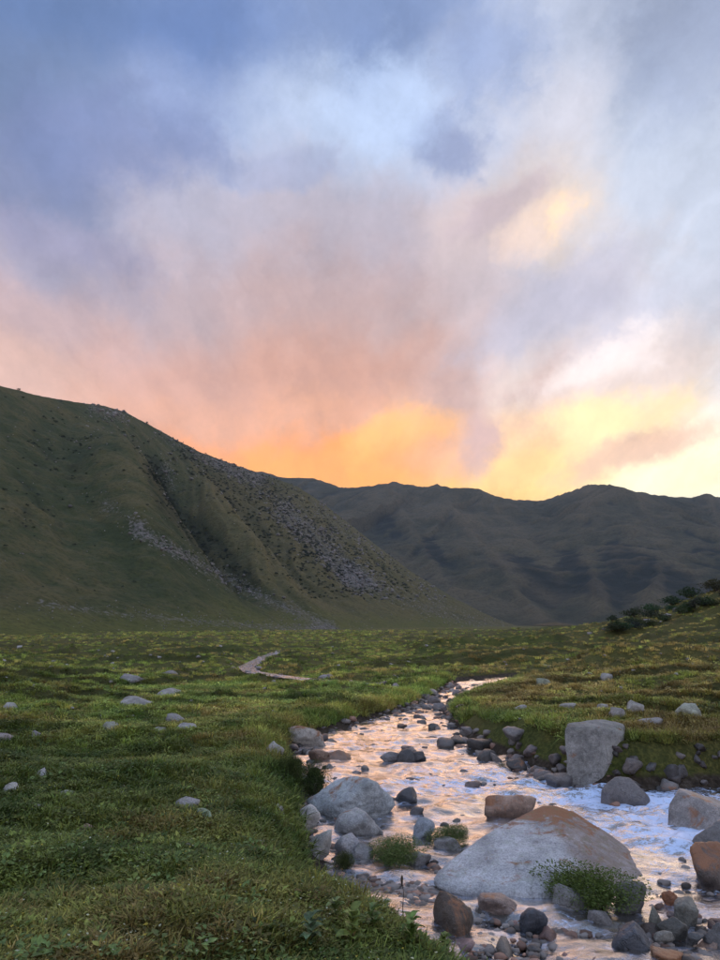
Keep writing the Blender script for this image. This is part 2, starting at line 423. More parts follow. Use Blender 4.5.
def mat_hill(name, cols, rock, dark, scale, bumpd):
    m, T, p = new_mat(name)
    g = T.node('ShaderNodeNewGeometry'); pos = g.outputs['Position']
    n1 = T.noise(pos, scale, 6, 0.6); n2 = T.noise(pos, scale*6, 6, 0.65); n3 = T.noise(pos, scale*40, 5, 0.7)
    c = T.ramp(T.m('ADD', T.m('MULTIPLY', n1, 0.6), T.m('MULTIPLY', n2, 0.4)), [(0.34, cols[0]), (0.48, cols[1]), (0.60, cols[2])])
    c = T.mix(T.m('MULTIPLY', T.step(T.m('ADD', T.attr('dark'), T.m('MULTIPLY', T.m('SUBTRACT', n2, 0.5), 0.9)), 0.35, 0.75), 0.85), c, dark)  # scrub tone, plus painted shade in the hollows
    c = T.mix(T.m('MULTIPLY', T.attr('dry'), 0.75), c, (cols[2][0]*1.45, cols[2][1]*1.3, cols[2][2]*1.25))  # dry grass tone, plus painted light on the crests
    c = T.mix(T.attr('foot'), c, T.mix(n2, (0.050, 0.072, 0.020), (0.120, 0.115, 0.034)))
    rk = T.ramp(n3, [(0.3, tuple(v*0.45 for v in rock)), (0.65, rock)])
    c = T.mix(T.step(T.m('ADD', T.attr('rock'), T.m('MULTIPLY', T.m('SUBTRACT', n3, 0.5), 2.2)), 0.52, 0.9), c, rk)
    c = T.mix(T.m('MULTIPLY', T.step(n3, 0.55, 0.38), 0.45), c, tuple(v*0.5 for v in cols[0]))
    T.l.new(c, p.inputs['Base Color']); p.inputs['Roughness'].default_value = 0.95
    p.inputs['Specular IOR Level'].default_value = 0.1
    T.l.new(T.bump(T.m('ADD', n2, T.m('MULTIPLY', n3, 0.5)), 0.7, bumpd), p.inputs['Normal'])
    return m

# ------------------------------------------------------------------ ground sheet
def build_ground():
    ys = list(-np.geomspace(0.5, 60, 26)[::-1]); y = 0.0
    while y < 1700:
        ys.append(y); y += 0.12 if y < 3 else max(0.06, 0.0105*y)
    ys = np.array(ys); nc = 380
    u = np.linspace(-1, 1, nc); u = np.sinh(u*2.6)/np.sinh(2.6)
    hw = 16+0.95*np.maximum(ys, 0)+0.5*np.maximum(-ys, 0)
    X = u[None]*hw[:, None]; X = X+1.5; Y = np.repeat(ys[:, None], nc, 1)
    x, y = X.ravel(), Y.ravel(); z = H(x, y)
    sd = np.full(len(x), 9.0); k = y < 70; sd[k] = stream_sd(np.stack([x, y], 1)[k])[0]
    wl = zw(y)
    bed = sstep(-(z-wl), -0.30, -0.02)*(sd < 2.5)
    k = (y > 25) & (y < 120)
    dd, _ = seg_dist(np.stack([x, y], 1)[k], SIDE); bed[k] = np.maximum(bed[k], sstep(-dd, -0.55, -0.3))
    me = mesh_np('ground', np.stack([x, y, z], 1), grid_faces(len(ys), nc), attrs={'bed': bed, 'scarp_shade': scarp_shade(x, y)})
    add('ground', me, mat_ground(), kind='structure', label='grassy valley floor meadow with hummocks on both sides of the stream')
build_ground()

# ------------------------------------------------------------------ left hillside
HILL_PAIRS = [  # ridge px, py, dist, foot px, dist
    (-330, 300, 420, -300, 150), (-200, 335, 470, -140, 165), (-90, 360, 540, 0, 185), (0, 386, 610, 100, 215), (45, 397, 660, 165, 240), (80, 403, 710, 225, 270),
    (105, 406, 760, 270, 300), (125, 412, 800, 300, 330), (150, 425, 850, 330, 370), (175, 439, 900, 355, 410), (200, 452, 950, 378, 450), (235, 465, 1030, 405, 510), (265, 475, 1100, 428, 570),
    (298, 487, 1170, 448, 630), (318, 500, 1200, 462, 690), (342, 518, 1210, 474, 750), (372, 542, 1190, 486, 810), (410, 571, 1150, 498, 860), (452, 597, 1100, 510, 920), (498, 620, 1060, 524, 970), (545, 635, 1020, 545, 1015)]
def build_hill():
    nt, ns = 620, 300
    a = np.array(HILL_PAIRS, float)
    Rg = np.array([at_dist(r[0], r[1], r[2]) for r in a])
    Ft = np.array([at_dist(r[3], 600, r[4]) for r in a])
    Ft[:, 2] = H(Ft[:, 0], Ft[:, 1])-2.0
    tk = np.linspace(0, 1, len(a)); t = np.linspace(0, 1, nt)
    def cr(A):                                                  # smooth resample
        o = np.stack([np.interp(t, tk, A[:, i]) for i in range(3)], 1)
        ker = np.hanning(9); ker /= ker.sum()
        pad = np.vstack([o[:1]]*4+[o]+[o[-1:]]*4)
        return np.stack([np.convolve(pad[:, i], ker, 'valid') for i in range(3)], 1)
    Rg, Ft = cr(Rg), cr(Ft)
    s = np.concatenate([np.linspace(-0.35, 0, 30, endpoint=False), np.linspace(0, 1.04, ns)])
    S, Tt = np.meshgrid(s, t)                                    # nt x (ns+30)
    P = Rg[:, None]*(1-S[..., None])+Ft[:, None]*S[..., None]
    sc = np.clip(S, 0, 1.04)
    prof = np.clip(1-sc, 0, 1)**1.32
    hgt = (Rg[:, 2]-Ft[:, 2])[:, None]
    z = Ft[:, 2][:, None]+hgt*prof-np.clip(sc-1, 0, 1)*60
    z = z-np.clip(-S, 0, 1)*hgt*0.75                             # far side of the ridge
    # spurs and gullies running down the slope
    X, Y = P[..., 0], P[..., 1]
    env = np.clip(sc*(1-sc)*4, 0, 1)*np.clip(hgt/150, 0, 1)
    warp = 0.02*fbm(Tt*9, S*3, oct=3)
    g = fbm((Tt+warp)*13, S*0.8+2, oct=3)*8+fbm((Tt+warp)*45+S*3, S*2.2, oct=3)*4.0*sstep(Tt, 0.2, 0.4)
    tg = 0.36+0.03*S+0.02*np.sin(S*5)
    g = g-34*np.exp(-((Tt-tg)/0.030)**2)*sstep(S, 0.04, 0.3)*sstep(S, 1.0, 0.6)
    g = g+24*np.exp(-((Tt-(0.275-0.02*S))/0.05)**2)*sstep(S, 0.1, 0.4)*sstep(S, 1.0, 0.65)
    g = g-14*np.exp(-((Tt-0.52)/0.022)**2)*sstep(S, 0.1, 0.4)*sstep(S, 1.0, 0.6)
    g = g+12*np.exp(-((Tt-0.46)/0.03)**2)*sstep(S, 0.05, 0.4)*sstep(S, 1.0, 0.6)
    z = z+g*env
    z = z+(2.2*fbm(X/26, Y/26, oct=4)+0.8*fbm(X/7, Y/7, oct=2))*np.clip(0.25+env, 0, 1)*sstep(1-sc, 0.0, 0.12)
    V = np.stack([X, Y, z], -1).reshape(-1, 3)
    px, py, _ = project(V); q = np.stack([px, py], 1)
    def streak(pts, w):
        dd, i = seg_dist(q, np.array(pts, float)); return np.exp(-(dd/w)**2)
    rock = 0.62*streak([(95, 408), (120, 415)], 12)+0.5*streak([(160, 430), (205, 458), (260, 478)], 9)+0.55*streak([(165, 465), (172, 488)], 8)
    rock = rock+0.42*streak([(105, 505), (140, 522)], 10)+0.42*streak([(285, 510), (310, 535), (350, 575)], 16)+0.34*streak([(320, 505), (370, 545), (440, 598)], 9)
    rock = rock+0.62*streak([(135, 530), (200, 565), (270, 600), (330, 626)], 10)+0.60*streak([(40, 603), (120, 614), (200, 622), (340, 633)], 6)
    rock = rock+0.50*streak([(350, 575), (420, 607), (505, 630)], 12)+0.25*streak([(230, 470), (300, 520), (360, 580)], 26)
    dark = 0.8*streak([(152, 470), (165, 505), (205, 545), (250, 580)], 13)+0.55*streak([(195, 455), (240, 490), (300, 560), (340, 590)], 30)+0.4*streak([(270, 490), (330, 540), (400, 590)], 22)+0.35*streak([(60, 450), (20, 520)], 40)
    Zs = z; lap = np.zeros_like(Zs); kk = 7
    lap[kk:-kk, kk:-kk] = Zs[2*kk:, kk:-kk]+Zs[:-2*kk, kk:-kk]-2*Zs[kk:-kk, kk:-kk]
    lap = (lap*env).ravel(); dark = dark+0.25*np.clip(lap/3.0, 0, 1); dry = np.clip(0.4*np.clip(-lap/3.0, 0, 1)+0.65*sstep(Tt.ravel(), 0.37, 0.47)*sstep(py, 440, 500), 0, 1)  # curvature paints shade into hollows and light onto crests, besides the drier brown slope
    rock = rock+0.25*np.clip(fbm(V[:, 0]/60, V[:, 1]/60+7, oct=3), 0, 1)*(py < 560)
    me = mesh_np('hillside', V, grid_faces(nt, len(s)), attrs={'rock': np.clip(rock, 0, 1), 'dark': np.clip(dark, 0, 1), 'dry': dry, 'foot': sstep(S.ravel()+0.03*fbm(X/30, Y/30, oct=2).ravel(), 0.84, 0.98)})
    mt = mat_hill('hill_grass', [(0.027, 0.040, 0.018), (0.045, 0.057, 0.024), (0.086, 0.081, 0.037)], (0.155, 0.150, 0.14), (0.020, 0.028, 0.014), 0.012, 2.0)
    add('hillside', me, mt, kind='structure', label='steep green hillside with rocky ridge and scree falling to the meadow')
    return V.reshape(nt, len(s), 3), px.reshape(nt, -1), py.reshape(nt, -1), np.clip(rock, 0, 1).reshape(nt, -1), np.clip(dark, 0, 1).reshape(nt, -1)
HILL = build_hill()

# ------------------------------------------------------------------ far mountains
def build_mountains():
    ridges = [
        ([(60, 462, 2700), (150, 468, 2650), (240, 472, 2700), (262, 472, 2700), (285, 478, 2700), (312, 478, 2700), (345, 488, 2600), (372, 486, 2550), (392, 482, 2500), (412, 485, 2500), (428, 487, 2480), (437, 484, 2450), (452, 488, 2400), (464, 487, 2400), (478, 489, 2380), (492, 495, 2420), (508, 499, 2500), (526, 501, 2600)], 0.52),
        ([(526, 501, 2600), (545, 500, 2600), (558, 495, 2560), (572, 491, 2500), (588, 485, 2400), (603, 484, 2300), (615, 485, 2260), (632, 491, 2300), (648, 494, 2350), (668, 496, 2420), (690, 498, 2500), (706, 494, 2500), (725, 498, 2500), (790, 486, 2450), (880, 470, 2350), (1000, 455, 2200)], 0.55),
        ([(392, 482, 2500), (400, 505, 2270), (425, 548, 1800), (455, 592, 1450)], 0.72),
        ([(437, 484, 2450), (458, 512, 2130), (495, 562, 1680), (535, 606, 1330), (552, 624, 1200)], 0.70),
        ([(478, 489, 2380), (512, 522, 2120), (540, 556, 1850), (572, 596, 1520)], 0.72),
        ([(588, 485, 2400), (580, 522, 2030), (590, 562, 1680), (602, 600, 1330)], 0.72),
        ([(632, 491, 2300), (652, 532, 1920), (660, 572, 1580), (645, 606, 1280)], 0.72),
        ([(706, 494, 2500), (722, 532, 2020), (738, 577, 1550), (720, 608, 1200)], 0.70),
        ([(345, 488, 2600), (352, 522, 2180), (375, 572, 1720)], 0.72),
        ([(668, 496, 2420), (690, 530, 2080), (700, 560, 1800)], 0.75),
        ([(880, 470, 2350), (860, 540, 1700), (830, 600, 1150)], 0.6)]
    xs = np.linspace(-1100, 2500, 520); ys = np.concatenate([np.linspace(1150, 2900, 420), np.linspace(2910, 4200, 60)])
    X, Y = np.meshgrid(xs, ys); x, y = X.ravel(), Y.ravel(); P = np.stack([x, y], 1)
    wx = x+45*fbm(x/260+5, y/260, oct=3); wy = y+45*fbm(x/260, y/260+9, oct=3)
    PW = np.stack([wx, wy], 1)
    HS = []; K = 6.0; best = np.full(len(x), 1e9)
    for k, (pts, sl) in enumerate(ridges):
        A = np.array([at_dist(*p) for p in pts])
        d0, i0 = seg_dist(P, A[:, :2]); d1, i1 = seg_dist(PW, A[:, :2])
        d = np.where(d0 < 120, d0+(d1-d0)*sstep(d0, 10, 120), d1)
        zr = np.interp(i0, np.arange(len(A)), A[:, 2])
        hh = zr-sl*d*(1-0.18*np.clip(d/900, 0, 1))-(6 if k > 1 else 0)
        if k < 2: best = np.minimum(best, d0)
        hh = hh+np.clip(d/160, 0, 1)*(15*fbm(i1*2.2+k*7.7, d1/420+k, oct=3)+6*fbm(i1*7+k*3.1, d1/300+k, oct=2))
        HS.append(hh)
    HS = np.array(HS); hm = HS.max(0); z = hm+K*np.log(np.exp((HS-hm)/K).sum(0))
    floor = 8+0.012*(y-1000)
    z = np.maximum(z, floor)+12*np.exp(-np.abs(z-floor)/25)
    rel = sstep(best, 5, 200)*sstep(z-floor, 0, 90)
    rn = ridged(wx/330, wy/330, oct=5, gain=0.55)
    z = z+(rn-0.9)*11*rel+8*fbm(wx/520, wy/520+3, oct=2)*rel+6*fbm(x/70, y/70, oct=4)*(0.25+rel)*sstep(z-floor, 0, 30)
    pk = sstep(best, 60, 4); z = z+pk*(4.0*fbm(x/28, y/28+3, oct=3))
    z = z-sstep(y, 3000, 4200)*100
    V = np.stack([x, y, z], 1)
    px, py, _ = project(V); q = np.stack([px, py], 1)
    def blob(cx, cy, rx, ry, a): return a*np.exp(-((px-cx)/rx)**2-((py-cy)/ry)**2)
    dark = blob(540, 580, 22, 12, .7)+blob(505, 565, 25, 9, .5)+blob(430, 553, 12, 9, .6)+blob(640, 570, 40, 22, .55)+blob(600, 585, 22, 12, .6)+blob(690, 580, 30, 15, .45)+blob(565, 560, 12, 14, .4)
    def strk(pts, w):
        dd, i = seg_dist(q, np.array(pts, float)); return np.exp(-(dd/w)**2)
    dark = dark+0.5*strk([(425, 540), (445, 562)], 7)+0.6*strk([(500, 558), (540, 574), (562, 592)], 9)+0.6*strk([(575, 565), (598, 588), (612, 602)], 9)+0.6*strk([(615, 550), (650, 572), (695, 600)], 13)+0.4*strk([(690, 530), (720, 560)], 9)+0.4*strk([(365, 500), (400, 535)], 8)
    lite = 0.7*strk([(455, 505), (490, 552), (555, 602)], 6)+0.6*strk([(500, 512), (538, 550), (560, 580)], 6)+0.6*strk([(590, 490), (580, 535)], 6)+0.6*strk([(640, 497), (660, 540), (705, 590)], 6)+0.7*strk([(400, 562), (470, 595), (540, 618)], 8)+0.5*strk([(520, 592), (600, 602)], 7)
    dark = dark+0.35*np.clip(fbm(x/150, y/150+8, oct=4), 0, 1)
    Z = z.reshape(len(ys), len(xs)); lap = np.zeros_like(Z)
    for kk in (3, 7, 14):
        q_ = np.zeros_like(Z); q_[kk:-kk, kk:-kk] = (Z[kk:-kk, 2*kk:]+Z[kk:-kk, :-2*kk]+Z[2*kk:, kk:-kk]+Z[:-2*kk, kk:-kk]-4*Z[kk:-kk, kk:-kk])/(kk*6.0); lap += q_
    lap = lap.ravel(); dark = dark+0.40*np.clip(lap/1.2, 0, 1); dry = np.clip(0.5*np.clip(-lap/1.2, 0, 1)+0.6*lite, 0, 1)  # relief shading painted in by curvature: hollows darker, spur crests lighter
    rock = 0.35*sstep(best, 160, 0)*np.clip(0.6+fbm(x/80, y/80, oct=3), 0, 1)+blob(450, 540, 12, 12, .3)
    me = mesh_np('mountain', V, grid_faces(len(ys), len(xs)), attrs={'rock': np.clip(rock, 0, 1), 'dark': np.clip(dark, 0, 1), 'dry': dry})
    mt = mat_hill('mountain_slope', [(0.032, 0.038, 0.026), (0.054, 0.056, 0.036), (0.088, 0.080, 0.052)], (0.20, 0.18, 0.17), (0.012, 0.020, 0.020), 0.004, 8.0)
    add('mountain', me, mt, kind='structure', label='far mountain range with gullied slopes and dark scrub patches under the sunset')
build_mountains()

# ------------------------------------------------------------------ stream water
def mat_water():
    m, T, p = new_mat('stream_water')
    pos = T.node('ShaderNodeNewGeometry').outputs['Position']
    mp = T.node('ShaderNodeMapping'); T.l.new(pos, mp.inputs[0]); mp.inputs['Scale'].default_value = (0.8, 1.25, 0.3); mp.inputs['Rotation'].default_value = (0, 0, R(20))
    n1 = T.noise(mp.outputs[0], 2.6, 4, 0.6, 0.8); n2 = T.noise(mp.outputs[0], 9, 5, 0.65, 0.8); n3 = T.noise(mp.outputs[0], 38, 3, 0.6)
    foam = T.step(T.m('ADD', T.attr('foam'), T.m('ADD', T.m('MULTIPLY', T.m('SUBTRACT', n2, 0.5), 2.6), T.m('MULTIPLY', T.m('SUBTRACT', n3, 0.5), 1.0))), 0.45, 1.0)
    air = T.m('MULTIPLY', T.step(T.m('ADD', n1, T.m('MULTIPLY', T.m('SUBTRACT', n2, 0.5), 0.8)), 0.42, 0.66), 0.62)   # aerated, milky water
    c = T.mix(air, (0.055, 0.052, 0.048), (0.30, 0.36, 0.50))
    c = T.mix(foam, c, (0.50, 0.65, 0.92))
    T.l.new(c, p.inputs['Base Color'])
    T.l.new(T.m('ADD', 0.10, T.m('MULTIPLY', foam, 0.45)), p.inputs['Roughness'])
    p.inputs['IOR'].default_value = 1.33
    h = T.m('ADD', T.m('MULTIPLY', n2, 0.6), T.m('MULTIPLY', n3, 0.15))
    nr = T.bump(h, 0.35, 0.05)
    T.l.new(nr, p.inputs['Normal'])
    gl = T.node('ShaderNodeBsdfGlossy'); gl.inputs['Roughness'].default_value = 0.07; gl.inputs['Color'].default_value = (1, 1, 1, 1); T.l.new(nr, gl.inputs['Normal'])
    fr = T.node('ShaderNodeFresnel'); fr.inputs['IOR'].default_value = 1.45; T.l.new(nr, fr.inputs['Normal'])
    f = T.m('MULTIPLY', T.m('ADD', T.m('MULTIPLY', fr.outputs[0], 1.5), 0.10, clamp=True), T.step(foam, 0.0, 1.0, 1.0, 0.25))
    mx = T.node('ShaderNodeMixShader'); T.l.new(f, mx.inputs[0]); T.l.new(p.outputs[0], mx.inputs[1]); T.l.new(gl.outputs[0], mx.inputs[2])
    T.l.new(mx.outputs[0], T.n['Material Output'].inputs[0])
    return m
WATER = mat_water()
FOAM_PX = [(690, 805, 1.3, 1.0), (650, 800, 1.2, .98), (610, 803, .9, .92), (575, 788, 1.0, .8), (690, 835, 1.0, .98), (660, 820, .9, .85), (640, 830, .6, .5), (470, 788, 1.0, .74), (440, 783, .8, .66), (500, 775, 1.0, .55), (430, 770, .9, .45), (540, 782, .9, .6), (390, 745, 1.2, .42), (700, 870, .6, .45), (400, 735, 1.0, .32), (375, 720, 1.2, .32), (440, 755, 1.0, .32), (660, 880, .5, .3), (480, 688, 2, .35), (450, 700, 2, .3)]
FOAM = [(px_water(a, b), r, s) for a, b, r, s in FOAM_PX]
def water_z(x, y, foam):
    w = 0.072*fbm(x/0.9, y/0.62, oct=2)+0.022*fbm(x/0.3, y/0.22+5, oct=2)
    w = w+foam*(0.055*fbm(x/0.5+9, y/0.35, oct=3))
    return zw(y)+w
def build_water():
    ys = []; y = -10.0
    while y < 46: ys.append(y); y += 0.3 if y < 3 else max(0.045, 0.0055*y)
    ys = np.array(ys); nc = 420
    X = np.repeat(np.linspace(0, 1, nc)[None], len(ys), 0)
    lo = np.interp(ys, [-10, 4, 7, 12, 20, 25, 33, 46], [1.5, 0.5, -1.2, -2.0, -2.6, -2.0, 2, 5]); hi = np.interp(ys, [-10, 10, 13, 14, 18, 28, 34, 37, 46], [14.5, 14.5, 12.5, 8.5, 6, 6.0, 9, 28, 28])
    X = lo[:, None]+X*(hi-lo)[:, None]; Y = np.repeat(ys[:, None], nc, 1)
    x, y = X.ravel(), Y.ravel()
    foam = np.zeros(len(x))
    for c, r, s in FOAM: foam = np.maximum(foam, s*np.exp(-(((x-c[0])/(r*1.3))**2+((y-c[1])/r)**2)))
    foam = np.clip(foam+0.11+0.26*fbm(x/0.9, y/0.6, oct=3), 0, 1.1)
    z = water_z(x, y, foam)
    sd, _ = stream_sd(np.stack([x, y], 1))
    F = grid_faces(len(ys), nc); keep = (sd[F] < 0.22).any(1); F = F[keep]
    used = np.unique(F); mp = np.full(len(x), -1); mp[used] = np.arange(len(used))
    me = mesh_np('stream', np.stack([x, y, z], 1)[used], mp[F], attrs={'foam': foam[used]})
    add('stream', me, WATER, kind='structure', label='shallow mountain stream with rapids reflecting the orange sunset')
    # far side stream: a ribbon along its centre line
    t = np.linspace(0, len(SIDE)-1, 160)
    c = np.stack([np.interp(t, np.arange(len(SIDE)), SIDE[:, i]) for i in (0, 1)], 1)
    tn = np.gradient(c, axis=0); tn /= np.linalg.norm(tn, axis=1)[:, None]; nn = np.stack([-tn[:, 1], tn[:, 0]], 1)
    w = np.linspace(-0.5, 0.5, 9)
    V = c[:, None]+nn[:, None]*w[None, :, None]; zz = zg0(V[..., 1])-0.30+0.01*perlin(V[..., 0]*2, V[..., 1]*2)
    V = np.concatenate([V, zz[..., None]], -1).reshape(-1, 3)
    me = mesh_np('side_stream', V, grid_faces(160, 9), attrs={'foam': np.full(len(V), 0.62)})  # even foam value whitens this arm as painted sky reflection
    add('side_stream', me, WATER, kind='structure', label='narrow upper arm of the stream winding through the far meadow')
build_water()

# ------------------------------------------------------------------ stones
def mat_rock(name, rough, wet):
    m, T, p = new_mat(name)
    oi = T.node('ShaderNodeObjectInfo'); tc = T.node('ShaderNodeTexCoord').outputs['Object']
    g = T.node('ShaderNodeNewGeometry')
    pos = T.vm('ADD', g.outputs['Position'], T.vm('SCALE', oi.outputs['Location'], scale=0.37))
    n1 = T.noise(pos, 2.3, 6, 0.65); n2 = T.noise(pos, 11, 6, 0.7); n3 = T.noise(pos, 60, 3, 0.7)
    v = T.voro(pos, 5.0)
    tone = T.m('ADD', T.m('MULTIPLY', n1, 0.9), T.m('MULTIPLY', n2, 0.7))
    tone = T.m('MULTIPLY', T.step(tone, 0.45, 1.15, 0.35, 1.45), T.step(n3, 0.3, 0.7, 0.72, 1.25))
    c = T.vm('MULTIPLY', oi.outputs['Color'], T.mix(1.0, (1, 1, 1), (1, 1, 1)))
    c = T.vm('SCALE', c, scale=tone)
    c = T.mix(T.m('MULTIPLY', T.step(T.noise(pos, 4.2, 5, 0.7), 0.56, 0.66), 0.35), c, (0.09, 0.095, 0.10))
    c = T.mix(T.m('MULTIPLY', T.attr('flank'), T.step(n2, 0.3, 0.6, 0.3, 0.75)), c, T.mix(n2, (0.075, 0.050, 0.038), (0.26, 0.165, 0.11)))
    ck = T.voro(T.vm('ADD', pos, T.vm('SCALE', T.noise(pos, 3, 3, 0.6, color=True), scale=0.6)), 1.1, 'DISTANCE_TO_EDGE')
    crack = T.m('MULTIPLY', T.step(ck, 0.010, 0.0), T.step(n1, 0.45, 0.6))
    c = T.mix(T.m('MULTIPLY', crack, 0.35), c, (0.03, 0.028, 0.026))
    # rust-coloured lichen, amount from the object's alpha
    ln = T.noise(pos, 3.2, 6, 0.72, 0.5)
    sepn = T.node('ShaderNodeSeparateXYZ'); T.l.new(g.outputs['Normal'], sepn.inputs[0])
    lf = T.step(T.m('ADD', ln, T.m('ADD', T.m('MULTIPLY', sepn.outputs[2], 0.10), T.m('ADD', T.attr('lichen'), T.m('SUBTRACT', oi.outputs['Alpha'], 1.0)))), 0.50, 0.62)
    c = T.mix(T.m('MULTIPLY', lf, 0.85), c, T.mix(n2, (0.14, 0.055, 0.022), (0.34, 0.15, 0.06)))
    if not wet:                                                 # dry stones carry a little grey green crust
        c = T.mix(T.m('MULTIPLY', T.m('MULTIPLY', T.step(n2, 0.5, 0.62), T.step(sepn.outputs[2], 0.2, 0.9)), 0.4), c, (0.14, 0.17, 0.11))
    T.l.new(c, p.inputs['Base Color'])
    T.l.new(T.step(n2, 0.3, 0.7, rough-0.1, rough+0.1), p.inputs['Roughness'])
    p.inputs['Specular IOR Level'].default_value = 0.5 if wet else 0.25
    h = T.m('SUBTRACT', T.m('ADD', T.m('MULTIPLY', n1, 0.6), T.m('ADD', T.m('MULTIPLY', n2, 0.45), T.m('MULTIPLY', n3, 0.09))), T.m('MULTIPLY', crack, 0.25))
    T.l.new(T.bump(h, 0.7, 0.09), p.inputs['Normal'])
    return m
DRY = mat_rock('dry_granite', 0.82, False); WET = mat_rock('wet_river_stone', 0.42, True)

def ico(sub):
    bm = bmesh.new(); bmesh.ops.create_icosphere(bm, subdivisions=sub, radius=1.0)
    V = np.array([v.co[:] for v in bm.verts]); F = np.array([[v.index for v in f.verts] for f in bm.faces]); bm.free()
    return V/np.linalg.norm(V, axis=1)[:, None], F
ICO = {k: ico(k) for k in (1, 2, 3, 4, 5)}
def poly_round(D, N, d, P):                                     # rounded polyhedron from planes
    q = np.maximum(D@N.T, 0)/d[None]
    return 1/np.power((q**P).sum(1), 1/P)
def rock_shape(seed, sub=3, P=10, planes=14, rough=0.06):
    g = np.random.default_rng(seed); D, F = ICO[sub]
    N = g.normal(size=(planes, 3)); N /= np.linalg.norm(N, axis=1)[:, None]
    d = g.uniform(0.62, 1.0, planes)
    E = np.vstack([np.eye(3), -np.eye(3)])+g.normal(size=(6, 3))*0.45; E /= np.linalg.norm(E, axis=1)[:, None]
    N = np.vstack([N, E]); d = np.concatenate([d, np.full(6, 0.98)])
    r = poly_round(D, N, d, P)
    o = seed*3.7
    r = r*(1+rough*fbm(D[:, 0]*1.6+o, D[:, 1]*1.6, D[:, 2]*1.6, oct=3)+rough*0.45*fbm(D[:, 0]*6+o, D[:, 1]*6, D[:, 2]*6, oct=2))
    V = D*r[:, None]
    lo, hi = V.min(0), V.max(0)
    return (V-(lo+hi)/2)/((hi-lo)/2), F                          # fits the box -1..1
SMALL = [mesh_np('river_stone', *rock_shape(100+i, 3, 12 if i % 2 else 26, 8+i % 5, 0.09)) for i in range(10)]
for me in SMALL: me.materials.append(WET)
SMALLD = [mesh_np('field_stone', *rock_shape(150+i, 3, 14 if i % 2 else 26, 8+i % 5, 0.10)) for i in range(8)]
for me in SMALLD: me.materials.append(DRY)
def surf(px, py):
    return ground_hit(px, py)
def set_col(o, c, lichen=0.0): o.color = (*c, lichen)
GREY, PALE, DARKR, BLUEG, BROWN = (0.25, 0.25, 0.255), (0.33, 0.335, 0.33), (0.085, 0.082, 0.085), (0.15, 0.17, 0.21), (0.17, 0.115, 0.085)
FOOT = []                                                       # footprints, for the plants to avoid
def boulder(name, box, label, tone=GREY, lichen=0.0, wet=False, seed=0, deep=0.8, bury=0.35, yaw=0, tilt=(0, 0), sub=4, P=14, planes=11, rough=0.085, cat='rock', group=None, lean=None, hs=1.0):
    x0, y0, x1, y1 = box
    b = surf((x0+x1)/2, y1-0.06*(y1-y0))
    dep = b[1]*cP+(b[2]-CAMZ)*sP
    W = (x1-x0)/FPX*dep; hp = (y1-y0)/FPX*dep
    va = math.atan2(CAMZ-b[2], b[1])
    D = deep*W
    h = max(0.45*hp, hp-0.55*D*math.sin(va))
    h *= hs; tot = h/(1-bury)
    V, F = rock_shape(seed or int(x0*7+y0), sub, P, planes, rough)
    V = V*np.array([W/2, D/2, tot/2])
    M = Matrix.Rotation(R(yaw), 3, 'Z')@Matrix.Rotation(R(tilt[1]), 3, 'Y')@Matrix.Rotation(R(tilt[0]), 3, 'X')
    V = V@np.array(M).T
    if yaw or any(tilt):                                         # keep the width seen in the photo
        V[:, 0] *= W/(V[:, 0].max()-V[:, 0].min())
    me = mesh_np(name, V, F)
    loc = (b[0], b[1]+0.38*D, b[2]+tot/2-bury*tot)
    o = add(name, me, WET if wet else DRY, loc=loc, label=label, cat=cat, group=group)
    set_col(o, tone, lichen); FOOT.append((loc[0], loc[1], W/2, D/2))
    return o

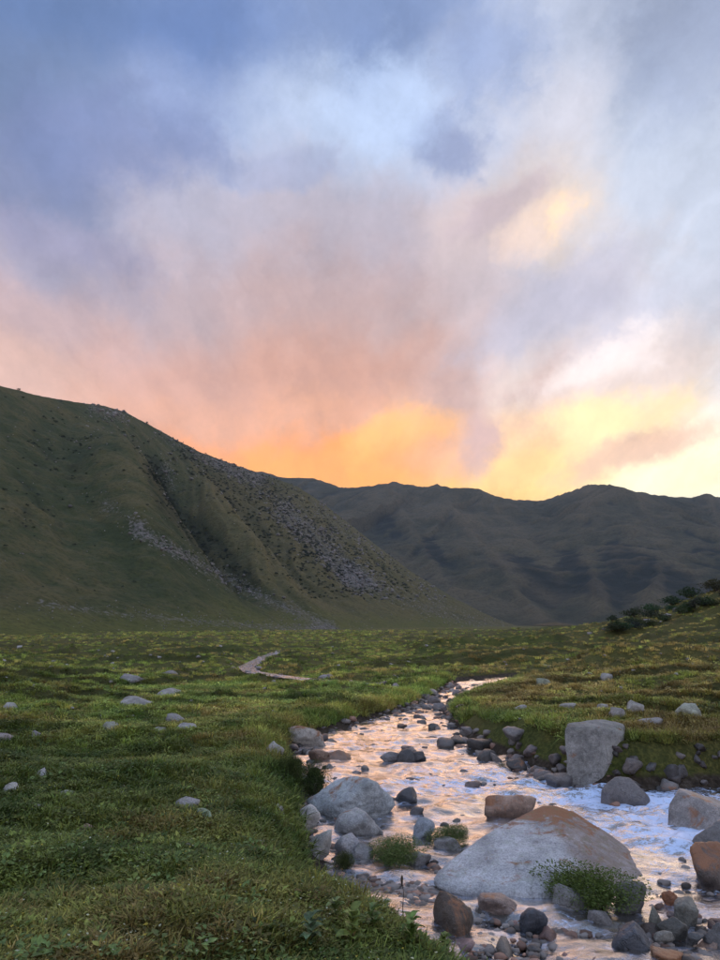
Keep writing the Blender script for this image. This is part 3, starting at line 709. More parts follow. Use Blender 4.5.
def P3(px, py, Y):
    v = ray(px, py); return np.array([0, 0, CAMZ])+v*(Y/v[1])
def hull_rock(name, top, base, label, tone, lichen, hit, drop=0.35, P=26, sub=5, rough=0.02, wet=False, cat='boulder', peak=None, strata=0.0, Y0=None):
    if Y0 is None: Y0 = ground_hit(*hit)[1]
    pts = [P3(a, b, Y0+c) for a, b, c in top]+[P3(a, b, Y0+c) for a, b, c in base]
    pts += [P3(a, b, Y0+c)-np.array([0, 0, drop]) for a, b, c in base]
    bm = bmesh.new()
    for p in pts: bm.verts.new(p)
    bmesh.ops.convex_hull(bm, input=bm.verts); bm.normal_update()
    A = np.array(pts); c = (A.min(0)+A.max(0))/2*0.5+A.mean(0)*0.5
    N, d = [], []
    for f in bm.faces:
        n = np.array(f.normal[:]); o = float(n@(np.array(f.verts[0].co[:])-c))
        if o < 0: n, o = -n, -o
        if all(n@m < 0.99 for m in N): N.append(n); d.append(max(o, 0.03))
    bm.free()
    ext = A.max(0)-A.min(0); D, F = ICO[sub]
    D = D*ext; D /= np.linalg.norm(D, axis=1)[:, None]
    r = poly_round(D, np.array(N), np.array(d), P)
    V = D*r[:, None]*1.03
    sc = 1.2/max(ext.max(), 0.3)*2
    k = 1+rough*fbm(V[:, 0]*sc+c[0], V[:, 1]*sc, V[:, 2]*sc*1.5, oct=4)*1.3
    V = V*k[:, None]
    if strata: V[:, 2] += strata*np.sin((V[:, 2]*0.8+0.5*V[:, 0])*30+3*fbm(V[:, 0]*2, V[:, 1]*2, oct=2))*sstep(V[:, 0], 0.0, 0.7)
    at = {}
    if strata: at['flank'] = sstep(V[:, 0]+0.5*V[:, 2]+0.12*fbm(V[:, 0]*3, V[:, 1]*3, V[:, 2]*3, oct=3), 0.18, 0.36)
    if peak is not None:
        q = np.array(P3(peak[0], peak[1], Y0+peak[2]))-c
        at['lichen'] = 0.30*np.exp(-(np.linalg.norm((V-q)/np.array([1, 1, 0.8]), axis=1)/peak[3])**2)
    me = mesh_np(name, V, F, attrs=at)
    o = add(name, me, WET if wet else DRY, loc=tuple(c), label=label, cat=cat)
    set_col(o, tone, lichen); FOOT.append((c[0], c[1], ext[0]/2, ext[1]/2))
    return o
hull_rock('boulder', [(434, 877, .35), (438, 886, .15), (472, 892, 0.02), (520, 889, 0.0), (566, 888, -.02), (452, 858, .7), (482, 838, 1.1), (518, 818, 1.5), (546, 804, 1.8), (574, 810, 1.9), (606, 834, 1.7), (640, 860, 1.35), (657, 880, .9), (657, 893, .45), (583, 842, .85), (612, 872, .35)],
          [(480, 893, .75), (535, 897, .6), (600, 908, 0), (642, 905, .05), (652, 880, 1.2), (500, 850, 1.6)],
          'largest wedge-shaped pale grey boulder with rusty orange peak, standing in the stream', (0.43, 0.455, 0.49), 0.84, (500, 895), P=30, peak=(552, 806, 1.75, 0.55), strata=0.012, Y0=8.1)
hull_rock('boulder', [(567, 728, -.30), (600, 727, -.34), (621, 734, -.2), (570, 723, .1), (597, 720, .2), (624, 724, .25)], [(567, 770, -.4), (604, 773, -.4), (620, 768, -.2), (620, 757, .3), (570, 757, .3)],
          'tall blocky grey boulder with orange stain set into the right bank', (0.26, 0.265, 0.26), 0.84, (580, 768), drop=0.45, P=30, peak=(569, 756, -.3, 0.16), rough=0.03)
hull_rock('boulder', [(602, 787, .05), (617, 775, .25), (629, 777, .28), (641, 788, .15)], [(599, 801, .1), (615, 805, 0), (640, 803, 0), (651, 798, .15), (640, 790, .6), (606, 790, .6)],
          'dark pyramid-shaped boulder standing in white water below the right bank', (0.13, 0.125, 0.13), 0.7, (620, 803), drop=0.25, P=16, wet=True, rough=0.03)
B = boulder
B('boulder', (304, 776, 396, 819), 'rounded pale blue-grey boulder lying against the left bank of the stream', (0.34, 0.375, 0.40), 0.90, seed=21, deep=0.75, P=11, sub=5, rough=0.07)
B('boulder', (333, 811, 384, 838), 'smooth pale grey boulder just below the rounded boulder at the left bank', (0.38, 0.39, 0.40), 0.86, seed=22, P=16, rough=0.09)
B('boulder', (304, 829, 331, 861), 'upright grey stone with dark side set into the left grass bank', PALE, 0.88, seed=232, P=24, planes=8, rough=0.1, deep=0.9, tilt=(0, 12))
B('river_stone', (334, 837, 362, 858), 'pale round stone wedged beside the upright grey bank stone', (0.34, 0.34, 0.36), seed=24, P=18, rough=0.1, cat='stone')
B('river_stone', (348, 846, 374, 862), 'flat grey stone at the foot of the green plant mat', GREY, seed=25, P=18, rough=0.1, cat='stone')
B('boulder', (484, 795, 541, 822), 'flat orange-brown slab rising from the water behind the largest boulder', (0.27, 0.19, 0.15), 0.98, seed=33, P=16, planes=10, deep=0.6, wet=True)
B('boulder', (697, 846, 752, 892), 'rusty orange and dark boulder beside the rapids', (0.10, 0.085, 0.08), 1.02, seed=34, P=12, wet=True, deep=0.8)
B('boulder', (699, 822, 745, 852), 'dark grey boulder resting behind the rusty orange boulder', (0.15, 0.15, 0.155), 0.8, seed=35, P=12, wet=True)
B('boulder', (684, 792, 770, 834), 'wide grey boulder with white water pouring round it', (0.24, 0.23, 0.23), 0.88, seed=36, P=14, wet=True, deep=0.9, bury=0.55, yaw=30)
B('boulder', (436, 899, 476, 938), 'dark brown mossy boulder at the corner of the largest boulder', (0.075, 0.055, 0.04), 0.92, seed=37, P=8, wet=True, deep=0.9)
B('boulder', (283, 727, 326, 748), 'flat white and orange rock in the left bank edge', (0.42, 0.40, 0.37), 0.97, seed=38, P=18, planes=9, deep=0.6, bury=0.2)
B('river_stone', (262, 742, 284, 758), 'pale angular stone in the turf next to the flat white and orange rock', PALE, 0.9, seed=39, cat='stone')
B('river_stone', (308, 751, 329, 763), 'small reddish brown stone in the water by the left bank', BROWN, 0.9, wet=True, seed=40, cat='stone', deep=0.7)
B('river_stone', (322, 751, 352, 762), 'long low reddish brown stone in the water by the left bank', BROWN, 0.92, wet=True, seed=41, cat='stone', deep=0.5)
B('river_stone', (380, 752, 400, 762), 'grey stone at one end of the dark midstream cluster', (0.16, 0.16, 0.17), wet=True, seed=42, cat='stone')
B('river_stone', (396, 750, 416, 763), 'black stone in the middle of the midstream cluster', (0.05, 0.05, 0.055), wet=True, seed=43, cat='stone')
B('river_stone', (410, 752, 427, 762), 'small dark stone ending the midstream cluster', (0.06, 0.06, 0.065), wet=True, seed=44, cat='stone')
B('river_stone', (394, 788, 418, 802), 'dark stone between the rounded bank boulder and the rapids', (0.06, 0.065, 0.075), wet=True, seed=45, cat='stone')
B('river_stone', (413, 820, 436, 838), 'pale blue-grey stone in shallow water beside the plant mat', (0.27, 0.31, 0.36), seed=46, cat='stone', P=8)
B('river_stone', (410, 808, 424, 817), 'small rounded dark stone above the pale blue-grey stone', (0.09, 0.09, 0.10), wet=True, seed=47, cat='stone')
B('river_stone', (434, 838, 462, 852), 'flat grey stone tucked behind the largest boulder', GREY, seed=48, cat='stone')
B('river_stone', (404, 853, 432, 866), 'grey stone half hidden in the plant mat', GREY, seed=49, cat='stone')
B('boulder', (556, 886, 592, 916), 'rounded grey stone at one side of the shrub under the largest boulder', (0.20, 0.205, 0.21), 0.8, seed=50, P=7, deep=0.9)
B('boulder', (620, 884, 654, 918), 'rounded grey stone on the far side of the shrub from the slab', (0.17, 0.175, 0.18), 0.8, seed=51, P=7, deep=0.9)
B('river_stone', (590, 911, 615, 927), 'small round grey stone in front of the shrub', (0.17, 0.17, 0.175), wet=True, seed=52, cat='stone', P=7)
B('river_stone', (521, 909, 550, 932), 'blue-black stone among pink shallows in front of the slab', (0.055, 0.065, 0.085), wet=True, seed=531, P=9, cat='stone')
B('boulder', (616, 926, 657, 958), 'large dark blue-grey cobble in the pebbly shallows', (0.07, 0.08, 0.10), wet=True, seed=54, P=9)
B('river_stone', (650, 910, 668, 932), 'greenish grey upright cobble in the row by the shallows', (0.15, 0.155, 0.135), wet=True, seed=55, cat='stone')
B('river_stone', (662, 918, 690, 940), 'dark flat-topped cobble leaning on the greenish grey cobble', (0.11, 0.115, 0.11), wet=True, seed=56, cat='stone')
B('river_stone', (657, 930, 676, 942), 'small pale cobble in front of the dark flat-topped cobble', (0.25, 0.25, 0.23), wet=True, seed=57, cat='stone')
B('river_stone', (678, 902, 702, 926), 'grey-green cobble behind the dark flat-topped cobble', (0.15, 0.155, 0.14), wet=True, seed=58, cat='stone')
B('river_stone', (690, 934, 706, 947), 'small dark cobble alone in the pebbly shallows', (0.08, 0.085, 0.09), wet=True, seed=59, cat='stone')
B('boulder', (709, 926, 745, 952), 'dark grey cobble where the pebbly shallows deepen', (0.10, 0.10, 0.105), wet=True, seed=60)
B('river_stone', (664, 893, 682, 908), 'small bright orange stone in the shallows', (0.25, 0.10, 0.045), 1.02, wet=True, seed=61, cat='stone')
B('river_stone', (656, 950, 690, 966), 'orange-brown flat cobble below the large dark cobble', (0.26, 0.15, 0.09), 0.98, wet=True, seed=62, cat='stone')
B('boulder', (478, 896, 520, 916), 'low pinkish wet rock under the lip of the slab', (0.20, 0.155, 0.14), 0.9, wet=True, seed=63, P=8)
B('boulder', (552, 868, 566, 880), 'small stone under the shrub beside the slab', GREY, wet=True, seed=64)
B('river_stone', (664, 768, 692, 788), 'dark squat stone in the shaded foot of the right bank', (0.07, 0.07, 0.075), wet=True, seed=65, cat='stone')
# bank stones on the left
B('river_stone', (286, 806, 320, 826), 'white angular stone in grass on the left bank edge', (0.45, 0.45, 0.44), seed=70, P=16, cat='stone', deep=0.7)
B('river_stone', (270, 804, 284, 815), 'small white stone beside the white angular bank stone', (0.42, 0.42, 0.41), seed=71, P=16, cat='stone')
# stones in the left meadow
LM = [((110, 692, 154, 707), 'long low pale rock with tapering tail in the left meadow', PALE, 0.5), ((152, 685, 178, 697), 'pale peaked rock just beyond the long low meadow rock', PALE, 0.8), ((116, 671, 143, 682), 'grey mound-shaped rock in the left meadow beyond the long low rock', GREY, 0.8),
      ((160, 669, 176, 676), 'small grey rock beside the mound-shaped meadow rock', GREY, 0.8), ((164, 710, 183, 724), 'upright grey rock in a pair on the left meadow', GREY, 0.8), ((176, 719, 196, 731), 'lower slanted rock of the pair on the left meadow', PALE, 0.7),
      ((99, 718, 117, 731), 'rounded greenish rock alone on the left meadow', (0.26, 0.28, 0.24), 0.8), ((-4, 700, 16, 710), 'pale rock in dark turf at the meadow fold', PALE, 0.6), ((-4, 730, 13, 742), 'pale pinkish rock below the dark meadow fold', (0.38, 0.34, 0.33), 0.8),
      ((29, 767, 48, 778), 'white-topped rock on the grassy slope above the left bank', PALE, 0.7), ((-2, 778, 16, 795), 'pale split rock low on the grassy slope above the left bank', PALE, 0.8), ((51, 788, 75, 799), 'mossy pale rock sunk in turf above the left bank', (0.33, 0.36, 0.29), 0.6),
      ((23, 802, 41, 812), 'flat slanted pale stone in turf above the left bank', PALE, 0.6), ((159, 793, 199, 810), 'low wide grey rock in turf above the left bank', GREY, 0.6), ((192, 806, 213, 822), 'green-crusted rock next to the low wide grey rock', (0.20, 0.27, 0.19), 0.8),
      ((178, 841, 196, 852), 'small pale stone alone in the leafy herbs', PALE, 0.7), ((73, 823, 95, 834), 'flat pinkish brown stone in the leafy herbs', (0.30, 0.20, 0.17), 0.6), ((148, 725, 166, 732), 'thin flat pale stone by the meadow pair', PALE, 0.4),
      ((28, 728, 42, 738), 'small slanted stone by the meadow fold', GREY, 0.6), ((236, 771, 250, 779), 'small grey stone on the brown turf near the bank', GREY, 0.7), ((250, 838, 262, 848), 'pale stone peeping out of the brown turf', PALE, 0.7),
      ((316, 672, 332, 679), 'grey rock on the bank of the narrow upper stream', GREY, 0.8)]
for i, (bx, lb, tn, dp) in enumerate(LM):
    B('field_stone', bx, lb, tn, 0.6, seed=200+i, P=24, planes=8, deep=dp+0.3, bury=0.55, hs=0.62, rough=0.10, tilt=(random.uniform(-12, 12), random.uniform(-14, 14)), cat='rock', sub=3)
RM = [((676, 704, 706, 719), 'pale green-crusted slanted rock on the right terrace', (0.34, 0.37, 0.32), 0.6), ((602, 675, 613, 683), 'small white rock on the grassy right mound', PALE, 0.8), ((626, 704, 647, 714), 'flat pale rock on the right terrace above the tall bank boulder', PALE, 0.5),
      ((598, 704, 610, 711), 'small pale rock of a trio on the right terrace', PALE, 0.7), ((612, 709, 628, 719), 'grey rock of the trio beside the flat pale rock', GREY, 0.8), ((560, 704, 578, 711), 'low pale rock in dry grass on the right terrace', PALE, 0.5),
      ((514, 705, 528, 711), 'small low rock in dry grass above the right shore', PALE, 0.6), ((640, 719, 668, 727), 'thin flat rock in the grass by the right bank rim', GREY, 0.5), ((608, 730, 624, 738), 'pinkish flat stone in the rim of the right bank', (0.32, 0.27, 0.25), 0.6),
      ((606, 745, 613, 757), 'small white stone stuck in the dark right bank face', (0.5, 0.5, 0.48), 0.7), ((536, 678, 556, 686), 'greenish grey stone on the flank of the right mound', (0.25, 0.28, 0.22), 0.8)]
for i, (bx, lb, tn, dp) in enumerate(RM):
    B('field_stone', bx, lb, tn, 0.6, seed=260+i, P=24, planes=8, deep=dp+0.2, bury=0.4, rough=0.10, tilt=(random.uniform(-12, 12), random.uniform(-14, 14)), cat='rock', sub=3)

# many small stones, each its own object with shared mesh data
def small_stone(name, x, y, z, size, wet, tone, label, group, flat=0.65):
    me = random.choice(SMALL if wet else SMALLD)
    o = bpy.data.objects.new(name, me); COL.objects.link(o)
    sx, sy = size*random.uniform(0.8, 1.25), size*random.uniform(0.7, 1.1); sz = size*flat*random.uniform(0.8, 1.2)
    o.scale = (sx/2, sy/2, sz/2); o.location = (x, y, z+sz*0.12)
    o.rotation_euler = (random.uniform(-0.3, 0.3), random.uniform(-0.3, 0.3), random.uniform(0, 6.28))
    v = sum(tone)/3; wd = 'near-black' if v < 0.07 else 'dark grey' if v < 0.115 else 'mid grey' if v < 0.19 else 'light grey' if v < 0.31 else 'whitish'
    if tone[0] > tone[2]*1.3: wd = 'brownish '+wd.split('-')[-1].split(' ')[-1]
    sw = 'fist-sized' if size < 0.13 else 'head-sized' if size < 0.3 else 'bucket-sized' if size < 0.5 else 'barrel-sized'
    props(o, label=sw+' '+wd+' stone '+label, cat='stone', group=group); set_col(o, tone, random.uniform(0.7, 0.9))
def rtone(lo, hi, warm=0.0):
    v = random.uniform(lo, hi); return (v*(1+warm*random.random()), v, v*(1.04-0.4*warm*random.random()))
def edge_points(A, n, y0, y1, spread, inner):
    seg = np.linalg.norm(np.diff(A, axis=0), axis=1); cum = np.concatenate([[0], np.cumsum(seg)]); out = []
    w = np.linspace(0, cum[-1], 4000); pts = np.stack([np.interp(w, cum, A[:, i]) for i in (0, 1)], 1)
    pts = pts[(pts[:, 1] > y0) & (pts[:, 1] < y1)]
    for k in range(n):
        p = pts[random.randrange(len(pts))]+np.array([random.gauss(0, spread), random.gauss(0, spread)])+inner
        out.append(p)
    return out
LWa, RWa = np.array(LW), np.array(RW)
def on_surface(x, y):
    h = float(H(x, y)[0]); s = stream_sd(np.array([[x, y]]))[0][0]
    return max(h, float(zw(y))-0.02 if s < 0 else -9)
for x, y in edge_points(LWa, 70, 11.5, 34, 0.28, np.array([0.15, 0])):
    small_stone('river_stone', x, y, on_surface(x, y), (0.10+0.42*random.random()**2.2)*(0.75+y/110), True, rtone(0.04, 0.24, 0.2), 'lining the left shore of the stream', 'stones lining the left shore')
for x, y in edge_points(RWa, 95, 12.6, 34, 0.24, np.array([-0.1, -0.1])):
    small_stone('river_stone', x, y, on_surface(x, y), (0.12+0.45*random.random()**2)*(0.8+y/110), True, rtone(0.04, 0.16, 0.15), 'lining the foot of the right bank', 'stones along the right bank', 0.75)
for x, y in edge_points(RWa, 60, 12.2, 16.5, 0.14, np.array([0.05, 0.28])):
    d_ = float(stream_sd(np.array([[x, y]]))[0][0])
    if d_ < 0.05 or d_ > 0.6: continue
    small_stone('river_stone', x, y, float(H(x, y)[0])-0.02, 0.10+0.22*random.random()**1.6, True, rtone(0.03, 0.12, 0.2), 'stuck in the eroded face of the right bank', 'stones in the right bank face', 0.8)
k = 0
while k < 38:                                                   # stones breaking the surface upstream
    y = random.uniform(13, 33); x = random.uniform(-2, 8)
    if stream_sd(np.array([[x, y]]))[0][0] > -0.25: continue
    small_stone('river_stone', x, y, float(zw(y))-0.04, (0.08+0.26*random.random()**2)*(0.8+y/80), True, rtone(0.05, 0.18, 0.3), 'breaking the surface in the upstream shallows', 'stones in the upstream shallows', 0.6); k += 1
k = 0
while k < 75:                                                   # cobbles in the near shallows
    px, py = random.uniform(330, 740), random.uniform(862, 985)
    if px > 560 and py < 895: continue
    w = px_water(px, py)
    if stream_sd(w[None])[0][0] > -0.05 or any(((w[0]-f[0])/f[2])**2+((w[1]-f[1])/f[3])**2 < 0.8 for f in FOOT): continue
    small_stone('cobble', w[0], w[1], float(zw(w[1]))-0.03, 0.06+0.17*random.random()**1.7, True, rtone(0.05, 0.2, 0.7), 'wet in the pebbly shallows below the largest boulder', 'cobbles in the near shallows', 0.6); k += 1
for q in range(34):                                             # stones along the upper arm
    i_ = random.uniform(0, len(SIDE)-1.01); a_ = int(i_); p_ = SIDE[a_]+(SIDE[a_+1]-SIDE[a_])*(i_-a_)+np.array([random.gauss(0, 0.6), random.gauss(0, 0.6)])
    small_stone('river_stone', p_[0], p_[1], float(H(p_[0], p_[1])[0])+0.02, random.uniform(0.2, 0.6), True, rtone(0.08, 0.26, 0.2), 'along the narrow upper arm of the stream', 'stones along the upper arm', 0.6)
k = 0
while k < 70:                                                   # pale stones far over the meadow
    px, py = random.uniform(0, 440), random.uniform(645, 735)
    if px > 280 and py > 705: continue
    g = ground_hit(px, py)
    if stream_sd(g[None, :2])[0][0] < 0.5: continue
    small_stone('field_stone', g[0], g[1], g[2], random.uniform(2.0, 5.0)/FPX*g[1], False, rtone(0.28, 0.45), 'scattered over the left meadow', 'pale stones in the left meadow', 0.55); k += 1
k = 0
while k < 30:
    px, py = random.uniform(500, 720), random.uniform(650, 735)
    g = ground_hit(px, py)
    if stream_sd(g[None, :2])[0][0] < 0.6: continue
    small_stone('field_stone', g[0], g[1], g[2], random.uniform(2.0, 5.0)/FPX*g[1], False, rtone(0.28, 0.42), 'in the dry grass of the right terrace', 'pale stones on the right terrace', 0.55); k += 1

# ------------------------------------------------------------------ scatter by geometry nodes (uncountable stuff only)
def scatter(name, pts, rotz, scl, tint, protos, tilt=None, **kw):
    n = len(pts)
    me = bpy.data.meshes.new(name); me.vertices.add(n); me.vertices.foreach_set('co', np.ascontiguousarray(pts, np.float32).ravel())
    rot = np.zeros((n, 3), np.float32); rot[:, 2] = rotz
    if tilt is not None: rot[:, :2] = tilt
    a = me.attributes.new('rot', 'FLOAT_VECTOR', 'POINT'); a.data.foreach_set('vector', rot.ravel())
    sc = np.ascontiguousarray(scl, np.float32)
    if sc.ndim == 1: sc = np.repeat(sc[:, None], 3, 1)
    a = me.attributes.new('scl', 'FLOAT_VECTOR', 'POINT'); a.data.foreach_set('vector', np.ascontiguousarray(sc).ravel())
    a = me.attributes.new('pidx', 'INT', 'POINT'); a.data.foreach_set('value', rng.integers(0, len(protos), n).astype(np.int32))
    a = me.attributes.new('tint', 'FLOAT_COLOR', 'POINT'); a.data.foreach_set('color', np.ascontiguousarray(np.c_[tint, np.ones(n)], np.float32).ravel())
    o = add(name, me, None, kind='stuff', **kw)
    ng = bpy.data.node_groups.new(name+'_nodes', 'GeometryNodeTree')
    ng.interface.new_socket('Geometry', in_out='INPUT', socket_type='NodeSocketGeometry'); ng.interface.new_socket('Geometry', in_out='OUTPUT', socket_type='NodeSocketGeometry')
    N = ng.nodes; L = ng.links
    gi = N.new('NodeGroupInput'); go = N.new('NodeGroupOutput'); iop = N.new('GeometryNodeInstanceOnPoints'); jn = N.new('GeometryNodeJoinGeometry')
    for p in protos:
        oi = N.new('GeometryNodeObjectInfo'); oi.inputs['Object'].default_value = p; oi.inputs['As Instance'].default_value = True
        L.new(oi.outputs['Geometry'], jn.inputs[0])
    def at(nm, ty):
        q = N.new('GeometryNodeInputNamedAttribute'); q.data_type = ty; q.inputs['Name'].default_value = nm; return q.outputs['Attribute']
    L.new(gi.outputs[0], iop.inputs['Points']); L.new(jn.outputs[0], iop.inputs['Instance'])
    iop.inputs['Pick Instance'].default_value = True
    L.new(at('pidx', 'INT'), iop.inputs['Instance Index']); L.new(at('rot', 'FLOAT_VECTOR'), iop.inputs['Rotation']); L.new(at('scl', 'FLOAT_VECTOR'), iop.inputs['Scale'])
    L.new(iop.outputs[0], go.inputs[0])
    md = o.modifiers.new('scatter', 'NODES'); md.node_group = ng
    return o
def mat_leaf(name, rough=0.6, trans=0.25):
    m, T, p = new_mat(name)
    t = T.attr('tint', 'Color', 'INSTANCER')
    oi = T.node('ShaderNodeObjectInfo')
    pos = T.node('ShaderNodeNewGeometry').outputs['Position']
    n = T.noise(pos, 30, 3, 0.6)
    c = T.vm('SCALE', t, scale=T.step(n, 0.3, 0.7, 0.65, 1.35))
    T.l.new(c, p.inputs['Base Color']); p.inputs['Roughness'].default_value = rough
    p.inputs['Specular IOR Level'].default_value = 0.25
    tr = T.node('ShaderNodeBsdfTranslucent'); T.l.new(c, tr.inputs[0])
    mx = T.node('ShaderNodeMixShader'); mx.inputs[0].default_value = trans
    T.l.new(p.outputs[0], mx.inputs[1]); T.l.new(tr.outputs[0], mx.inputs[2])
    T.l.new(mx.outputs[0], T.n['Material Output'].inputs[0])
    return m
LEAF = mat_leaf('meadow_leaf')
def mat_tint_rock():
    m, T, p = new_mat('scattered_stone')
    t = T.attr('tint', 'Color', 'INSTANCER'); pos = T.node('ShaderNodeNewGeometry').outputs['Position']
    T.l.new(T.vm('SCALE', t, scale=T.step(T.noise(pos, 1.5, 5, 0.7), 0.3, 0.7, 0.55, 1.3)), p.inputs['Base Color'])
    p.inputs['Roughness'].default_value = 0.7
    return m
TROCK = mat_tint_rock()
def proto(name, me, mat):
    me.materials.clear(); me.materials.append(mat)
    return bpy.data.objects.new(name, me)
def tuft(seed, n=16, h=0.12, w=0.006, spread=0.06, lean=0.6):
    g = np.random.default_rng(seed); V, F = [], []
    for i in range(n):
        a = g.uniform(0, 6.283); r = spread*math.sqrt(g.random()); b = np.array([r*math.cos(a), r*math.sin(a), -0.01])
        hh = h*g.uniform(0.5, 1.2); l = lean*g.uniform(0.2, 1.0); a2 = a+g.normal()*0.7
        o = np.array([math.cos(a2), math.sin(a2), 0]); s = np.array([-o[1], o[0], 0])*w
        p1 = b+np.array([0, 0, hh*0.55])+o*hh*l*0.3; p2 = b+np.array([0, 0, hh*(1-0.3*l)])+o*hh*l
        k = len(V); V += [b-s, b+s, p1+s*0.8, p1-s*0.8, p2+s*0.15, p2-s*0.15]; F += [(k, k+1, k+2, k+3), (k+3, k+2, k+4, k+5)]
    return mesh_np('grass_tuft', np.array(V), np.array(F))
def herb(seed, n=18, size=0.035, spread=0.09, h=0.07, asp=0.55):
    g = np.random.default_rng(seed); V, F = [], []
    for i in range(n):
        a = g.uniform(0, 6.283); r = spread*math.sqrt(g.random()); c = np.array([r*math.cos(a), r*math.sin(a), h*g.uniform(0.15, 1.0)*(1-0.5*r/spread)])
        a2 = a+g.normal()*0.9; o = np.array([math.cos(a2), math.sin(a2), g.normal()*0.35+0.1]); o /= np.linalg.norm(o)
        s = np.cross(o, [0, 0, 1]); s /= np.linalg.norm(s); u = np.cross(s, o)
        L = size*g.uniform(0.6, 1.3); wd = L*asp
        p = [c, c+o*L*0.45+s*wd*0.5+u*L*0.08, c+o*L-u*L*0.1, c+o*L*0.45-s*wd*0.5+u*L*0.08]
        m_ = c+o*L*0.5
        k = len(V); V += p+[m_]; F += [(k, k+1, k+4, k+4), (k+1, k+2, k+4, k+4), (k+2, k+3, k+4, k+4), (k+3, k, k+4, k+4)]
    V = np.array(V); F = np.array([f[:3] for f in F])
    return mesh_np('herb_leaves', V, F, smooth=False)
TUFTS = [proto('grass_tuft', tuft(i, 18+2*i, 0.065+0.012*i, 0.006, 0.08, 1.0), LEAF) for i in range(4)]
HERBS = [proto('herb_clump', herb(20+i, 26, 0.026+0.007*i, 0.11, 0.06), LEAF) for i in range(4)]
LONG = [proto('long_tuft', tuft(40+i, 20, 0.15, 0.006, 0.09, 1.2), LEAF) for i in range(3)]
def meadow_points(n, y0, y1, xk=0.80):
    y = np.exp(rng.uniform(math.log(y0), math.log(y1), n)); x = rng.uniform(-xk, xk, n)*(y+1.5)
    P = np.stack([x, y], 1); sd, _ = stream_sd(P)
    dside, _ = seg_dist(P, SIDE)
    rs = x > np.interp(y, [0, 8, 12, 14, 18, 24], [8, 6.2, 4.2, 2.6, 1.0, 1.8])
    k = (sd > np.where(rs & (y < 20), 0.52, 0.32)) & (dside > 0.6)
    for fx, fy, a, b in FOOT: k &= ((x-fx)/(a*0.92))**2+((y-fy)/(b*0.92))**2 > 1
    x, y, sd = x[k], y[k], sd[k]
    return x, y, H(x, y), sd
def tints(x, y, g, dryness=0.0):
    a = fbm(x/2.3+4, y/2.3, oct=3)+0.25*g.normal(size=len(x))+dryness; b = fbm(x/0.8, y/0.8+9, oct=2)+0.3*g.normal(size=len(x))
    deep, mid, yel, brn = np.array([0.046, 0.082, 0.018]), np.array([0.110, 0.145, 0.032]), np.array([0.175, 0.175, 0.042]), np.array([0.170, 0.115, 0.048])
    big = fbm(x/6.5+1, y/5+8, oct=2); a = a+0.55*big
    t = deep+(mid-deep)*sstep(b, -0.6, 0.3)[:, None]
    t = t+(yel-t)*sstep(a, -0.1, 0.75)[:, None]*0.9
    t = t+(brn-t)*(sstep(a-0.6*b, 0.55, 1.2)[:, None]*0.7)
    t = t*(1+0.45*np.clip(fbm(x/4+17, y/3, oct=2), -0.8, 0.8))[:, None]
    t = t*(0.82+1.15*sstep(y, 9, 28))[:, None]*(1-0.5*scarp_shade(x, y))[:, None]  # grass on the risers takes the painted shade too
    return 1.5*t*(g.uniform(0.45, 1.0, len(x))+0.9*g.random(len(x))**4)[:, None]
def far_scale(y): return np.clip((y/6.5)**0.38, 0.8, 1.9)
def dry_of(x, y):                                               # drier turf on the right terrace and near the left rim
    return 0.75*sstep(x-0.08*y, 0.2, 3)*sstep(y, 11, 15)+0.35*np.exp(-((x+1.2)/1.6)**2-((y-8.5)/2.5)**2)+0.28*sstep(y, 9, 22)
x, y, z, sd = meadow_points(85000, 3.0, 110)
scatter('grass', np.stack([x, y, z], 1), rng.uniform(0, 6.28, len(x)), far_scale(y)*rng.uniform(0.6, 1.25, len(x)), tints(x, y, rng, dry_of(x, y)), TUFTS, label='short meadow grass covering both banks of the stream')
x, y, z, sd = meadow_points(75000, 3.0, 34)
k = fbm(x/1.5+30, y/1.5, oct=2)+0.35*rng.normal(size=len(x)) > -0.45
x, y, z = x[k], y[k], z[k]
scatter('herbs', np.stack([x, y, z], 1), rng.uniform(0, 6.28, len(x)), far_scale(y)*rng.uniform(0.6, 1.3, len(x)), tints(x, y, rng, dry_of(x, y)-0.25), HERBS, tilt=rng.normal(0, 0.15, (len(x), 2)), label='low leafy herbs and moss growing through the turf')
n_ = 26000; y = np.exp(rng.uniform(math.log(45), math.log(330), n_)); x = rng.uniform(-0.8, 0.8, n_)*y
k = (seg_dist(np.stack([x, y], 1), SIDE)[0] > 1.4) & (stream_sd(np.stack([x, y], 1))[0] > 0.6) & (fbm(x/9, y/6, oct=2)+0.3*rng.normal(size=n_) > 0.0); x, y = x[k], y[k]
scatter('tussocks', np.stack([x, y, H(x, y)], 1), rng.uniform(0, 6.28, len(x)), np.clip(y/28, 1.8, 7)*rng.uniform(0.5, 1.1, len(x)), tints(x, y, rng, 0.35), TUFTS, label='grass tussocks over the far valley floor')
